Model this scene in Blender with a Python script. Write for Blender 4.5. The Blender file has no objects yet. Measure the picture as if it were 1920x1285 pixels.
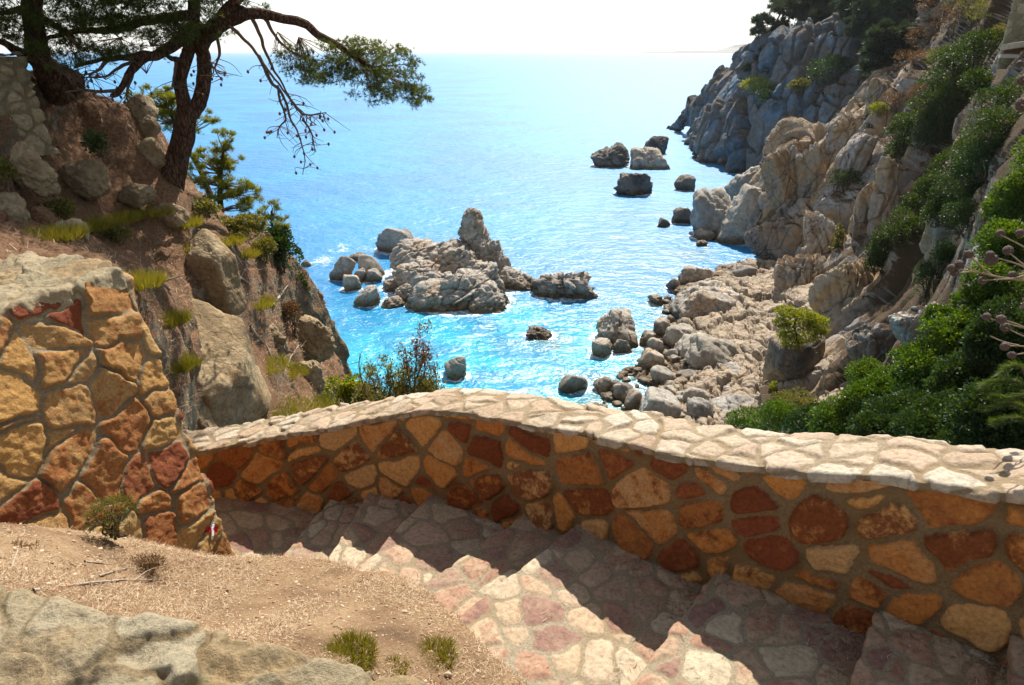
import bpy, bmesh, math, random
import numpy as np
from mathutils import Vector

# ------------------------------------------------------------------ camera, sky, sun, exposure
scene = bpy.context.scene
F, CX, CY, HORIZON = 1280.0, 960.0, 642.5, 96.0          # photograph is 1920 x 1285, 24 mm lens
PITCH = math.atan((CY - HORIZON) / F)
SEA = -18.0                                             # the eye is 18 m above the water
cam_d = bpy.data.cameras.new("camera")
cam_d.sensor_width = 36.0
cam_d.lens = 36.0 * F / 1920.0
cam_d.clip_start = 0.05
cam_d.clip_end = 40000
cam = bpy.data.objects.new("camera", cam_d)
scene.collection.objects.link(cam)
cam.rotation_euler = (math.pi / 2 - PITCH, 0, 0)
scene.camera = cam

SUN_AZ, SUN_EL = 14.5, 51.5                             # degrees right of the view, above the horizon
world = bpy.data.worlds.new("World")
scene.world = world
world.use_nodes = True
wt = world.node_tree
sky = wt.nodes.new("ShaderNodeTexSky")
sky.sky_type = 'NISHITA'
sky.sun_disc = False
sky.sun_elevation = math.radians(SUN_EL)
sky.sun_rotation = math.radians(SUN_AZ)
sky.air_density = 1.0
sky.dust_density = 0.6
sky.ozone_density = 1.0
wt.nodes["Background"].inputs["Strength"].default_value = 0.088
hs = wt.nodes.new("ShaderNodeHueSaturation")                # hazy coastal air: a whiter sky than the clear-air model
hs.inputs["Saturation"].default_value = 0.38
wt.links.new(sky.outputs[0], hs.inputs["Color"])
wt.links.new(hs.outputs[0], wt.nodes["Background"].inputs["Color"])

sun_d = bpy.data.lights.new("sun", 'SUN')
sun_d.energy = 5.0
sun_d.angle = math.radians(0.5)
sun_d.color = (1.0, 0.93, 0.83)
sun = bpy.data.objects.new("sun", sun_d)
scene.collection.objects.link(sun)
_a, _e = math.radians(SUN_AZ), math.radians(SUN_EL)
TO_SUN = Vector((math.sin(_a) * math.cos(_e), math.cos(_a) * math.cos(_e), math.sin(_e)))
sun.rotation_euler = (-TO_SUN).to_track_quat('-Z', 'Y').to_euler()
sun.location = (20, 60, 60)

vs = scene.view_settings
vs.view_transform = 'Standard'
vs.look = 'None'
vs.exposure = 0.9
vs.gamma = 1.0
scene.cycles.use_denoising = True
scene.cycles.max_bounces = 6
scene.cycles.diffuse_bounces = 3
scene.cycles.glossy_bounces = 3
scene.cycles.transmission_bounces = 4
scene.cycles.volume_bounces = 0
scene.cycles.caustics_reflective = False
scene.cycles.caustics_refractive = False
scene.cycles.sample_clamp_indirect = 6.0

random.seed(7)
RNG = np.random.default_rng(7)

# ------------------------------------------------------------------ pixels and points
cp, sp = math.cos(PITCH), math.sin(PITCH)

def P(px, py, D):
    """the point seen at photo pixel (px,py), D metres ahead"""
    u, v = (px - CX) / F, (CY - py) / F
    f, w = cp + v * sp, -sp + v * cp
    return np.array((u * D / f, D, w * D / f))

def PZ(px, py, z=SEA):
    """the point seen at photo pixel (px,py) at height z"""
    u, v = (px - CX) / F, (CY - py) / F
    f, w = cp + v * sp, -sp + v * cp
    t = z / w
    return np.array((u * t, f * t, z))

def proj(V):
    V = np.asarray(V, float).reshape(-1, 3)
    d = V[:, 1] * cp - V[:, 2] * sp
    v = V[:, 1] * sp + V[:, 2] * cp
    d = np.where(np.abs(d) < 1e-6, 1e-6, d)
    return CX + F * V[:, 0] / d, CY - F * v / d, d

def PX(px, py, D, wpx):
    """metres covered by wpx photo pixels at that point"""
    return wpx / F * proj(P(px, py, D))[2][0]

# ------------------------------------------------------------------ noise
def _h(ix, iy, iz, seed):
    x = (ix.astype(np.int64) * 374761393 + iy.astype(np.int64) * 668265263 + iz.astype(np.int64) * 2147483647 + seed * 974711) & 0xFFFFFFFF
    x = ((x ^ (x >> 13)) * 1274126177) & 0xFFFFFFFF
    x = ((x ^ (x >> 16)) * 2246822519) & 0xFFFFFFFF
    x = x ^ (x >> 15)
    return (x & 0xFFFFFF).astype(np.float64) / 16777215.0

def vnoise(p, seed=0):
    i = np.floor(p)
    f = p - i
    f = f * f * f * (f * (f * 6 - 15) + 10)
    i = i.astype(np.int64)
    out = 0
    for dx in (0, 1):
        wx = f[:, 0] if dx else 1 - f[:, 0]
        for dy in (0, 1):
            wy = f[:, 1] if dy else 1 - f[:, 1]
            for dz in (0, 1):
                wz = f[:, 2] if dz else 1 - f[:, 2]
                out = out + wx * wy * wz * _h(i[:, 0] + dx, i[:, 1] + dy, i[:, 2] + dz, seed)
    return out * 2 - 1

def fbm(p, octv=4, seed=0, gain=0.5, lac=2.03):
    a, s, t = 1.0, 0.0, 0.0
    q = p.copy()
    for k in range(octv):
        s = s + a * vnoise(q, seed + k * 17)
        t += a
        a *= gain
        q = q * lac + 13.7
    return s / t

def worley(p, seed=0):
    i = np.floor(p).astype(np.int64)
    n = len(p)
    f1 = np.full(n, 9.0)
    f2 = np.full(n, 9.0)
    ident = np.zeros(n)
    vec = np.zeros((n, 3))
    for dx in (-1, 0, 1):
        for dy in (-1, 0, 1):
            for dz in (-1, 0, 1):
                a, b, c = i[:, 0] + dx, i[:, 1] + dy, i[:, 2] + dz
                q = np.stack((a + _h(a, b, c, seed), b + _h(a, b, c, seed + 1), c + _h(a, b, c, seed + 2)), 1)
                d = q - p
                r = np.sqrt((d * d).sum(1))
                closer = r < f1
                f2 = np.where(closer, f1, np.minimum(f2, r))
                f1 = np.where(closer, r, f1)
                ident = np.where(closer, _h(a, b, c, seed + 3), ident)
                vec[closer] = d[closer]
    return f1, f2, ident, vec

def frac(x):
    return x - np.floor(x)

def rockdisp(p, size, amp, seed=0, aniso=(1, 1, 1), warp=0.25, crack=0.5, rot=0.0):
    """jointed blocks: every cell is a tilted, offset block with a crack round it"""
    c, s = math.cos(rot), math.sin(rot)
    q = p / size
    q = np.stack((q[:, 0] * c - q[:, 2] * s, q[:, 1], q[:, 0] * s + q[:, 2] * c), 1) * np.array(aniso)
    w = np.stack([fbm(q * 1.3 + 5 * k, 3, seed + 40 + k) for k in range(3)], 1)
    q = q + warp * w
    f1, f2, idn, vec = worley(q, seed)
    e = f2 - f1
    t = np.stack([frac(idn * 91.7), frac(idn * 57.3), frac(idn * 33.1)], 1) * 2 - 1
    return amp * ((idn - 0.5) * 0.9 + (t * vec).sum(1) * 0.7 - crack * np.exp(-(e / 0.07) ** 2))

# ------------------------------------------------------------------ mesh building
def catmull(ctrl, n):
    """resample an (k, ..., 3) control array along axis 0 to n samples"""
    ctrl = np.asarray(ctrl, float)
    k = len(ctrl)
    t = np.linspace(0, k - 1, n)
    i = np.minimum(np.floor(t).astype(int), k - 2)
    f = t - i
    pad = np.concatenate((2 * ctrl[:1] - ctrl[1:2], ctrl, 2 * ctrl[-1:] - ctrl[-2:-1]))
    p0, p1, p2, p3 = pad[i], pad[i + 1], pad[i + 2], pad[i + 3]
    f = f.reshape((-1,) + (1,) * (ctrl.ndim - 1))
    return 0.5 * ((2 * p1) + (-p0 + p2) * f + (2 * p0 - 5 * p1 + 4 * p2 - p3) * f ** 2 + (-p0 + 3 * p1 - 3 * p2 + p3) * f ** 3)

def grid_faces(nv, nu, wrap=False):
    a = np.arange(nv * nu).reshape(nv, nu)
    if wrap:
        a = np.concatenate((a, a[:, :1]), 1)
    return np.stack((a[:-1, :-1], a[:-1, 1:], a[1:, 1:], a[1:, :-1]), -1).reshape(-1, 4)

def grid_normals(G):
    du = np.gradient(G, axis=1)
    dv = np.gradient(G, axis=0)
    n = np.cross(du, dv)
    return n / (np.linalg.norm(n, axis=-1, keepdims=True) + 1e-12)

class MB:
    """collects vertices, quads, triangles and per-vertex attributes; builds ONE mesh object"""
    def __init__(self):
        self.v, self.q, self.t, self.n, self.at = [], [], [], 0, {}
    def add(self, v, quads=None, tris=None, **at):
        v = np.asarray(v, float).reshape(-1, 3)
        if quads is not None and len(quads): self.q.append(np.asarray(quads, np.int64) + self.n)
        if tris is not None and len(tris): self.t.append(np.asarray(tris, np.int64) + self.n)
        for k in set(at) | set(self.at):
            lst = self.at.setdefault(k, [np.zeros(self.n)] if self.n else [])
            lst.append(np.broadcast_to(np.asarray(at.get(k, 0.0), float), (len(v),)))
        self.v.append(v)
        self.n += len(v)
        return self
    def build(self, name, mat, parent=None, origin=None, smooth=True):
        V = np.concatenate(self.v)
        q = np.concatenate(self.q) if self.q else np.zeros((0, 4), np.int64)
        t = np.concatenate(self.t) if self.t else np.zeros((0, 3), np.int64)
        me = bpy.data.meshes.new(name)
        if parent is not None:
            o0 = np.array(parent.get("_o", (0, 0, 0)), float)
        elif origin is not None:
            o0 = np.asarray(origin, float)
        else:
            o0 = np.zeros(3)
        V = V - o0
        me.vertices.add(len(V))
        me.vertices.foreach_set("co", V.astype(np.float32).ravel())
        nl = len(q) * 4 + len(t) * 3
        me.loops.add(nl)
        me.loops.foreach_set("vertex_index", np.concatenate((q.ravel(), t.ravel())).astype(np.int32))
        npoly = len(q) + len(t)
        me.polygons.add(npoly)
        st = np.concatenate((np.arange(len(q)) * 4, len(q) * 4 + np.arange(len(t)) * 3)).astype(np.int32)
        me.polygons.foreach_set("loop_start", st)
        me.polygons.foreach_set("loop_total", np.concatenate((np.full(len(q), 4), np.full(len(t), 3))).astype(np.int32))
        me.polygons.foreach_set("use_smooth", np.full(npoly, smooth))
        for k, lst in self.at.items():
            a = me.attributes.new(k, 'FLOAT', 'POINT')
            a.data.foreach_set("value", np.concatenate(lst).astype(np.float32))
        me.update()
        me.validate()
        ob = bpy.data.objects.new(name, me)
        scene.collection.objects.link(ob)
        if mat is not None: me.materials.append(mat)
        if parent is not None:
            ob.parent = parent
            ob["_o"] = [float(x) for x in o0]
        else:
            ob.location = o0
            ob["_o"] = [float(x) for x in o0]
        return ob

def tag(o, label=None, cat=None, group=None, kind=None):
    if label: o["label"] = label
    if cat: o["category"] = cat
    if group: o["group"] = group
    if kind: o["kind"] = kind
    return o

def thing(name, loc, label, cat, group=None):
    o = bpy.data.objects.new(name, None)
    o.empty_display_size = 0.2
    o.location = loc
    o["_o"] = [float(x) for x in loc]
    scene.collection.objects.link(o)
    return tag(o, label, cat, group)

def tube(mb, pts, rad, sides=7, rough=0.0, seed=0, **at):
    pts = np.asarray(pts, float)
    rad = np.broadcast_to(np.asarray(rad, float), (len(pts),))
    T = np.gradient(pts, axis=0)
    T /= np.linalg.norm(T, axis=1, keepdims=True) + 1e-9
    ref = np.array((0.31, 0.17, 0.93))
    A = np.zeros_like(T)
    a = np.cross(T[0], ref if abs(T[0] @ ref) < 0.8 else np.array((0.9, 0.3, 0.1)))
    for i in range(len(T)):                                 # carried along the path without twisting
        a = a - T[i] * (a @ T[i])
        a = a / (np.linalg.norm(a) + 1e-9)
        A[i] = a
    B = np.cross(T, A)
    th = np.linspace(0, 2 * math.pi, sides, endpoint=False)
    ring = pts[:, None] + rad[:, None, None] * (np.cos(th)[None, :, None] * A[:, None] + np.sin(th)[None, :, None] * B[:, None])
    if rough:
        R = ring.reshape(-1, 3)
        k = fbm(R * np.array((9, 9, 2.2)), 3, seed) * 1.0 + 0.6 * fbm(R * np.array((26, 26, 7)), 2, seed + 5)
        ring = pts[:, None] + (ring - pts[:, None]) * (1 + rough * k.reshape(len(pts), sides, 1))
    mb.add(ring.reshape(-1, 3), grid_faces(len(pts), sides, True), **at)
    n0 = len(pts) * sides
    tip = pts[-1] + T[-1] * rad[-1]
    last = np.arange(n0 - sides, n0)
    mb.add(np.concatenate((ring[-1], tip[None])), None, np.stack((np.arange(sides), np.roll(np.arange(sides), -1), np.full(sides, sides)), 1), **at)

def smooth_path(pts, n, wob=0.0, seed=0):
    p = catmull(pts, n)
    if wob:
        q = p * 3.1
        w = np.stack([fbm(q + 7 * k, 3, seed + k) for k in range(3)], 1)
        env = np.minimum(np.arange(n), 3)[:, None] / 3.0
        p = p + wob * w * env
    return p

def rand_dirs(n, rng=RNG):
    d = rng.normal(size=(n, 3))
    return d / np.linalg.norm(d, axis=1, keepdims=True)

def needles(mb, C, dirs, n, length, width, spread=0.8, rng=RNG):
    """a tuft of n pointed needles at every point of C, fanned about dirs"""
    m = len(C)
    d = np.repeat(dirs, n, 0) + spread * rand_dirs(m * n, rng)
    d /= np.linalg.norm(d, axis=1, keepdims=True)
    c = np.repeat(C, n, 0)
    L = length * rng.uniform(0.65, 1.15, (m * n, 1))
    s = np.cross(d, rand_dirs(m * n, rng))
    s /= np.linalg.norm(s, axis=1, keepdims=True) + 1e-9
    a, b, t = c + s * width * 0.5, c - s * width * 0.5, c + d * L
    V = np.stack((a, b, t), 1).reshape(-1, 3)
    mb.add(V, None, np.arange(len(V)).reshape(-1, 3), rnd=np.repeat(rng.uniform(0, 1, m), n * 3))

def leaves(mb, C, size, up=0.3, aspect=0.5, rng=RNG, out=None):
    """a pointed, slightly folded leaf at every point of C"""
    m = len(C)
    if m == 0: return
    d = rand_dirs(m, rng)
    if out is not None: d = d + out * 0.9
    d[:, 2] += up
    d /= np.linalg.norm(d, axis=1, keepdims=True)
    s = np.cross(d, rand_dirs(m, rng))
    s /= np.linalg.norm(s, axis=1, keepdims=True) + 1e-9
    nrm = np.cross(d, s)
    L = size * rng.uniform(0.6, 1.25, (m, 1))
    V = np.stack((C, C + d * L * 0.45 + s * L * aspect * 0.5 + nrm * L * 0.08, C + d * L, C + d * L * 0.45 - s * L * aspect * 0.5 + nrm * L * 0.08), 1).reshape(-1, 3)
    mb.add(V, np.arange(len(V)).reshape(-1, 4), None, rnd=np.repeat(rng.uniform(0, 1, m), 4))

# ------------------------------------------------------------------ materials
def nd(t, typ, ins=None, **props):
    n = t.nodes.new("ShaderNode" + typ)
    for k, v in props.items(): setattr(n, k, v)
    for k, v in (ins or {}).items():
        s = n.inputs[k]
        if isinstance(v, bpy.types.NodeSocket): t.links.new(v, s)
        elif isinstance(v, bpy.types.Node): t.links.new(v.outputs[0], s)
        else: s.default_value = v
    return n

def c4(c): return (c[0], c[1], c[2], 1.0)

def ramp(t, fac, stops, interp='LINEAR'):
    r = nd(t, "ValToRGB", {"Fac": fac})
    cr = r.color_ramp
    cr.interpolation = interp
    while len(cr.elements) < len(stops): cr.elements.new(0.5)
    for e, (p, c) in zip(cr.elements, stops):
        e.position = p
        e.color = c4(c) if not isinstance(c, (int, float)) else (c, c, c, 1)
    return r

def mixc(t, fac, a, b, mode='MIX'):
    m = nd(t, "Mix", None, data_type='RGBA', blend_type=mode)
    for s, v in ((m.inputs[0], fac), (m.inputs[6], a), (m.inputs[7], b)):
        if isinstance(v, bpy.types.NodeSocket): t.links.new(v, s)
        elif isinstance(v, bpy.types.Node): t.links.new(v.outputs[0], s)
        elif isinstance(v, (int, float)): s.default_value = v
        else: s.default_value = c4(v)
    return m.outputs[2]

def math_(t, op, a, b=0.0, clamp=False):
    m = nd(t, "Math", {0: a, 1: b}, operation=op, use_clamp=clamp)
    return m.outputs[0]

def maprange(t, v, a, b, c=0.0, d=1.0):
    m = nd(t, "MapRange", {"Value": v, "From Min": a, "From Max": b, "To Min": c, "To Max": d}, interpolation_type='SMOOTHSTEP')
    return m.outputs[0]

def new_mat(name):
    m = bpy.data.materials.new(name)
    m.use_nodes = True
    t = m.node_tree
    t.nodes.clear()
    out = nd(t, "OutputMaterial")
    return m, t, out

def attr(t, name):
    return nd(t, "Attribute", None, attribute_name=name).outputs["Fac"]

def noise(t, vec, scale, detail=6, rough=0.55, dist=0.0):
    return nd(t, "TexNoise", {"Vector": vec, "Scale": scale, "Detail": detail, "Roughness": rough, "Distortion": dist}).outputs["Fac"]

def mat_rock(name, cols, scale=0.5, bump=0.5, bsize=0.12, wet=False, soil=None, soil_lo=0.55, soil_hi=0.8, fine=14.0, rough=0.85, streak=None, joints=0.5):
    m, t, out = new_mat(name)
    geo = nd(t, "NewGeometry")
    pos = geo.outputs["Position"]
    n1 = noise(t, pos, scale, 8, 0.62, 0.6)
    k = len(cols)
    col = ramp(t, n1, [(0.30 + 0.40 * i / (k - 1), c) for i, c in enumerate(cols)]).outputs[0]
    n2 = noise(t, pos, fine, 9, 0.68)
    col = mixc(t, 1.0, col, ramp(t, n2, [(0.28, 0.55), (0.52, 0.98), (0.75, 1.28)]), 'MULTIPLY')
    oi = nd(t, "ObjectInfo").outputs["Random"]
    col = mixc(t, 1.0, col, ramp(t, oi, [(0.0, (0.86, 0.85, 0.86)), (0.5, (1.0, 0.99, 0.97)), (1.0, (1.1, 1.05, 0.97))]), 'MULTIPLY')
    n4 = noise(t, pos, scale * 5.0, 6, 0.7, 1.2)
    if streak is not None:
        col = mixc(t, maprange(t, n4, 0.52, 0.68, 0.0, 0.75), col, streak)
    # fine joints
    wv = mixc(t, 0.12, pos, nd(t, "TexNoise", {"Vector": pos, "Scale": scale * 4, "Detail": 4.0}).outputs["Color"], 'ADD')
    vo = nd(t, "TexVoronoi", {"Vector": wv, "Scale": scale * 3.2}, feature='DISTANCE_TO_EDGE').outputs["Distance"]
    crack = maprange(t, vo, 0.0, 0.035)
    nb = noise(t, pos, fine * 0.35, 10, 0.72)
    h = math_(t, 'ADD', math_(t, 'MULTIPLY', crack, joints), math_(t, 'ADD', nb, math_(t, 'MULTIPLY', n2, 0.35)))
    if soil is not None:
        nz = nd(t, "SeparateXYZ", {0: geo.outputs["Normal"]}).outputs[2]
        sz = math_(t, 'ADD', math_(t, 'ADD', nz, attr(t, "soil")), math_(t, 'MULTIPLY', math_(t, 'SUBTRACT', n4, 0.5), 0.9))
        sm = maprange(t, sz, soil_lo, soil_hi)
        ns = noise(t, pos, 26.0, 8, 0.75)
        nl = noise(t, pos, 1.6, 4, 0.6)
        sc = mixc(t, maprange(t, ns, 0.35, 0.65), soil[0], soil[1])
        if len(soil) > 2:
            sc = mixc(t, maprange(t, nl, 0.5, 0.7, 0, 0.85), sc, soil[2])
        col = mixc(t, sm, col, sc)
        h = math_(t, 'ADD', math_(t, 'MULTIPLY', h, math_(t, 'SUBTRACT', 1.0, math_(t, 'MULTIPLY', sm, 0.6))), math_(t, 'MULTIPLY', math_(t, 'MULTIPLY', ns, sm), 0.6))
    rg = rough
    if wet:
        z = nd(t, "SeparateXYZ", {0: pos}).outputs[2]
        wz = math_(t, 'ADD', z, math_(t, 'MULTIPLY', math_(t, 'SUBTRACT', n4, 0.5), 1.2))
        wm = maprange(t, wz, SEA + 0.2, SEA + 0.95)
        col = mixc(t, wm, mixc(t, 1.0, col, (0.36, 0.28, 0.17), 'MULTIPLY'), col)
        rg = maprange(t, wz, SEA + 0.1, SEA + 0.8, 0.35, rough)
    bp = nd(t, "Bump", {"Strength": bump, "Distance": bsize, "Height": h})
    b = nd(t, "BsdfPrincipled", {"Base Color": col, "Roughness": rg, "Normal": bp.outputs[0], "Specular IOR Level": 0.25})
    t.links.new(b.outputs[0], out.inputs[0])
    return m

def mat_masonry(name, stones, mortar, mw=0.012, soft=0.006, bump=0.5, bsize=0.02, fine=45.0, blot=None, lichen=None):
    m, t, out = new_mat(name)
    pos = nd(t, "NewGeometry").outputs["Position"]
    e, r, r2 = attr(t, "edge"), attr(t, "rnd"), attr(t, "rndb")
    k = len(stones)
    nA = noise(t, pos, 8.0, 9, 0.74, 0.12)
    nB = noise(t, pos, fine, 8, 0.72)
    nC = noise(t, pos, 2.2, 3, 0.5)
    rr = math_(t, 'ADD', r, math_(t, 'MULTIPLY', math_(t, 'SUBTRACT', nA, 0.5), 0.5))
    col = ramp(t, rr, [((i + 0.5) / k, c) for i, c in enumerate(stones)]).outputs[0]
    if blot is not None:
        bm = maprange(t, math_(t, 'ADD', nA, math_(t, 'MULTIPLY', math_(t, 'SUBTRACT', r2, 0.5), 0.34)), 0.5, 0.66, 0, 0.9)
        col = mixc(t, bm, col, blot)
    col = mixc(t, 1.0, col, ramp(t, nB, [(0.28, 0.5), (0.5, 0.97), (0.74, 1.3)]), 'MULTIPLY')
    mc = mixc(t, maprange(t, noise(t, pos, 70.0, 6, 0.8), 0.3, 0.7), tuple(x * 0.6 for x in mortar), tuple(min(1, x * 1.25) for x in mortar))
    mc = mixc(t, maprange(t, nC, 0.4, 0.65, 0, 0.5), mc, tuple(x * y for x, y in zip(mortar, (0.8, 0.68, 0.5))))
    ee = math_(t, 'ADD', e, math_(t, 'MULTIPLY', math_(t, 'SUBTRACT', noise(t, pos, 24.0, 5, 0.65), 0.5), 0.034))
    mask = maprange(t, ee, mw - soft, mw + soft)
    col = mixc(t, mask, mc, col)
    if lichen is not None:
        lm = maprange(t, noise(t, pos, 3.4, 7, 0.72, 0.5), 0.6, 0.7, 0, 0.8)
        col = mixc(t, lm, col, lichen)
    nD = noise(t, pos, 13.0, 10, 0.72, 0.5)
    h = math_(t, 'ADD', math_(t, 'MULTIPLY', nD, 0.55), math_(t, 'MULTIPLY', nB, 0.75))
    bp = nd(t, "Bump", {"Strength": bump, "Distance": bsize, "Height": h})
    b = nd(t, "BsdfPrincipled", {"Base Color": col, "Roughness": 0.85, "Normal": bp.outputs[0], "Specular IOR Level": 0.2})
    t.links.new(b.outputs[0], out.inputs[0])
    return m

def mat_leaf(name, cols, trans=0.4, tcol=None, rough=0.5, spec=0.3):
    m, t, out = new_mat(name)
    r = attr(t, "rnd")
    pos = nd(t, "NewGeometry").outputs["Position"]
    k = len(cols)
    rr = math_(t, 'ADD', math_(t, 'MULTIPLY', r, 0.5), math_(t, 'MULTIPLY', noise(t, pos, 0.8, 4), 0.5))
    col = ramp(t, rr, [(0.15 + 0.7 * i / max(1, k - 1), c) for i, c in enumerate(cols)]).outputs[0]
    b = nd(t, "BsdfPrincipled", {"Base Color": col, "Roughness": rough, "Specular IOR Level": spec})
    tc = mixc(t, 1.0, col, tcol or (1.5, 1.5, 0.55), 'MULTIPLY')
    tr = nd(t, "BsdfTranslucent", {"Color": tc})
    mx = nd(t, "MixShader", {0: trans, 1: b.outputs[0], 2: tr.outputs[0]})
    t.links.new(mx.outputs[0], out.inputs[0])
    return m

def mat_bark(name, a, b_, c_, scale=9.0, bump=0.8, bsize=0.04):
    m, t, out = new_mat(name)
    pos = nd(t, "NewGeometry").outputs["Position"]
    mp = nd(t, "Mapping", {"Vector": pos, "Scale": (1.0, 1.0, 0.28)}).outputs[0]
    vo = nd(t, "TexVoronoi", {"Vector": mixc(t, 0.15, mp, nd(t, "TexNoise", {"Vector": mp, "Scale": 6.0}).outputs["Color"], 'ADD'), "Scale": scale}, feature='DISTANCE_TO_EDGE').outputs["Distance"]
    n = noise(t, mp, scale * 1.2, 8, 0.7)
    col = ramp(t, n, [(0.3, a), (0.5, b_), (0.7, c_)]).outputs[0]
    fur = maprange(t, vo, 0.0, 0.16)
    col = mixc(t, fur, mixc(t, 1.0, col, (0.45, 0.4, 0.38), 'MULTIPLY'), col)
    h = math_(t, 'ADD', fur, math_(t, 'MULTIPLY', n, 0.6))
    bp = nd(t, "Bump", {"Strength": bump, "Distance": bsize, "Height": h})
    b = nd(t, "BsdfPrincipled", {"Base Color": col, "Roughness": 0.9, "Normal": bp.outputs[0], "Specular IOR Level": 0.15})
    t.links.new(b.outputs[0], out.inputs[0])
    return m

def mat_plain(name, a, b_, scale=30.0, rough=0.8, bump=0.2):
    m, t, out = new_mat(name)
    pos = nd(t, "NewGeometry").outputs["Position"]
    n = noise(t, pos, scale, 6, 0.65)
    col = ramp(t, n, [(0.3, a), (0.7, b_)]).outputs[0]
    bp = nd(t, "Bump", {"Strength": bump, "Distance": 0.01, "Height": n})
    b = nd(t, "BsdfPrincipled", {"Base Color": col, "Roughness": rough, "Normal": bp.outputs[0], "Specular IOR Level": 0.2})
    t.links.new(b.outputs[0], out.inputs[0])
    return m

def mat_rnd(name, cols, rough=0.85):
    """every stick, needle or pebble takes its own colour from the attribute rnd"""
    m, t, out = new_mat(name)
    k = len(cols)
    col = ramp(t, attr(t, "rnd"), [((i + 0.5) / k, c) for i, c in enumerate(cols)]).outputs[0]
    b = nd(t, "BsdfPrincipled", {"Base Color": col, "Roughness": rough, "Specular IOR Level": 0.2})
    t.links.new(b.outputs[0], out.inputs[0])
    return m

M = {}
M["cliff"] = mat_rock("cliff_rock", [(0.13, 0.12, 0.11), (0.30, 0.275, 0.245), (0.40, 0.275, 0.15), (0.38, 0.36, 0.33), (0.45, 0.44, 0.42)], 0.13, 1.0, 0.35, wet=True, soil=((0.085, 0.05, 0.028), (0.15, 0.095, 0.05), (0.07, 0.075, 0.025)), soil_lo=0.66, soil_hi=0.9, fine=3.0, streak=(0.22, 0.15, 0.10), joints=0.35)
M["headland"] = mat_rock("hazed_headland_rock", [(0.04, 0.058, 0.08), (0.13, 0.20, 0.26), (0.19, 0.155, 0.125), (0.22, 0.30, 0.36), (0.12, 0.19, 0.25)], 0.10, 1.0, 0.9, wet=True, soil=((0.08, 0.05, 0.03), (0.12, 0.09, 0.045), (0.05, 0.06, 0.02)), soil_lo=0.75, soil_hi=0.95, fine=1.2, streak=(0.10, 0.085, 0.075), joints=0.12)  # blue of haze and distant shade is mixed into these rock colours
M["shelf"] = mat_rock("shelf_rock", [(0.18, 0.145, 0.11), (0.32, 0.265, 0.20), (0.38, 0.30, 0.215), (0.42, 0.38, 0.32)], 0.25, 0.9, 0.2, wet=True, fine=3.5, streak=(0.26, 0.19, 0.13), joints=0.35)
M["searock"] = mat_rock("sea_rock", [(0.13, 0.115, 0.10), (0.30, 0.27, 0.235), (0.42, 0.39, 0.345), (0.37, 0.275, 0.19), (0.48, 0.46, 0.42)], 0.30, 1.0, 0.2, wet=True, fine=3.5, streak=(0.26, 0.19, 0.13), joints=0.3)
M["greyrock"] = mat_rock("grey_sea_rock", [(0.13, 0.12, 0.105), (0.25, 0.235, 0.21), (0.35, 0.335, 0.30), (0.42, 0.40, 0.36)], 0.35, 0.9, 0.12, wet=True, fine=4.0, streak=(0.22, 0.17, 0.12), joints=0.2)
M["darkrock"] = mat_rock("dark_sea_rock", [(0.05, 0.048, 0.045), (0.11, 0.105, 0.095), (0.19, 0.175, 0.155), (0.23, 0.20, 0.165)], 0.35, 1.0, 0.2, wet=True, fine=4.0, streak=(0.12, 0.085, 0.055), joints=0.3)
M["stained"] = mat_rock("stained_rock", [(0.05, 0.052, 0.058), (0.13, 0.115, 0.10), (0.30, 0.22, 0.14), (0.36, 0.30, 0.22)], 0.5, 1.0, 0.15, fine=5.0, streak=(0.035, 0.04, 0.05), joints=0.3)
M["boulder"] = mat_rock("hillside_boulder", [(0.13, 0.095, 0.055), (0.25, 0.185, 0.105), (0.35, 0.28, 0.175), (0.31, 0.20, 0.10)], 0.8, 1.0, 0.06, fine=16.0, streak=(0.14, 0.105, 0.06), joints=0.08)
M["hill"] = mat_rock("hillside_ground", [(0.12, 0.09, 0.06), (0.25, 0.19, 0.12), (0.34, 0.27, 0.175)], 0.9, 1.0, 0.08, soil=((0.12, 0.058, 0.028), (0.27, 0.15, 0.078), (0.115, 0.075, 0.032)), soil_lo=0.10, soil_hi=0.32, fine=16.0, joints=0.15)
M["parapet"] = mat_masonry("parapet_stone", [(0.22, 0.058, 0.022), (0.52, 0.22, 0.055), (0.60, 0.32, 0.11), (0.54, 0.33, 0.15), (0.48, 0.185, 0.045)], (0.235, 0.16, 0.082), mw=0.017, soft=0.005, bump=0.9, bsize=0.02, fine=38.0, blot=(0.17, 0.045, 0.015))
M["coping"] = mat_masonry("coping_stone", [(0.34, 0.25, 0.17), (0.38, 0.315, 0.23), (0.39, 0.29, 0.205), (0.42, 0.365, 0.285)], (0.255, 0.20, 0.13), mw=0.018, soft=0.008, bump=0.8, bsize=0.015, fine=34.0, lichen=None)
M["flag"] = mat_masonry("flagstone", [(0.23, 0.135, 0.105), (0.35, 0.26, 0.175), (0.40, 0.31, 0.20), (0.37, 0.25, 0.17), (0.42, 0.355, 0.25)], (0.27, 0.225, 0.155), mw=0.013, soft=0.005, bump=0.7, bsize=0.013, fine=34.0, blot=(0.31, 0.18, 0.12))
M["retain"] = mat_masonry("retaining_stone", [(0.20, 0.055, 0.022), (0.36, 0.185, 0.06), (0.44, 0.265, 0.095), (0.40, 0.27, 0.12), (0.39, 0.215, 0.075), (0.45, 0.25, 0.08)], (0.28, 0.215, 0.13), mw=0.015, soft=0.005, bump=1.0, bsize=0.024, fine=48.0, blot=(0.30, 0.11, 0.035))
M["roughtop"] = mat_masonry("weathered_cap", [(0.27, 0.22, 0.135), (0.33, 0.275, 0.175), (0.31, 0.22, 0.115), (0.36, 0.31, 0.21)], (0.26, 0.205, 0.125), mw=0.014, soft=0.007, bump=1.0, bsize=0.024, fine=58.0, lichen=(0.23, 0.21, 0.11))
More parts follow.
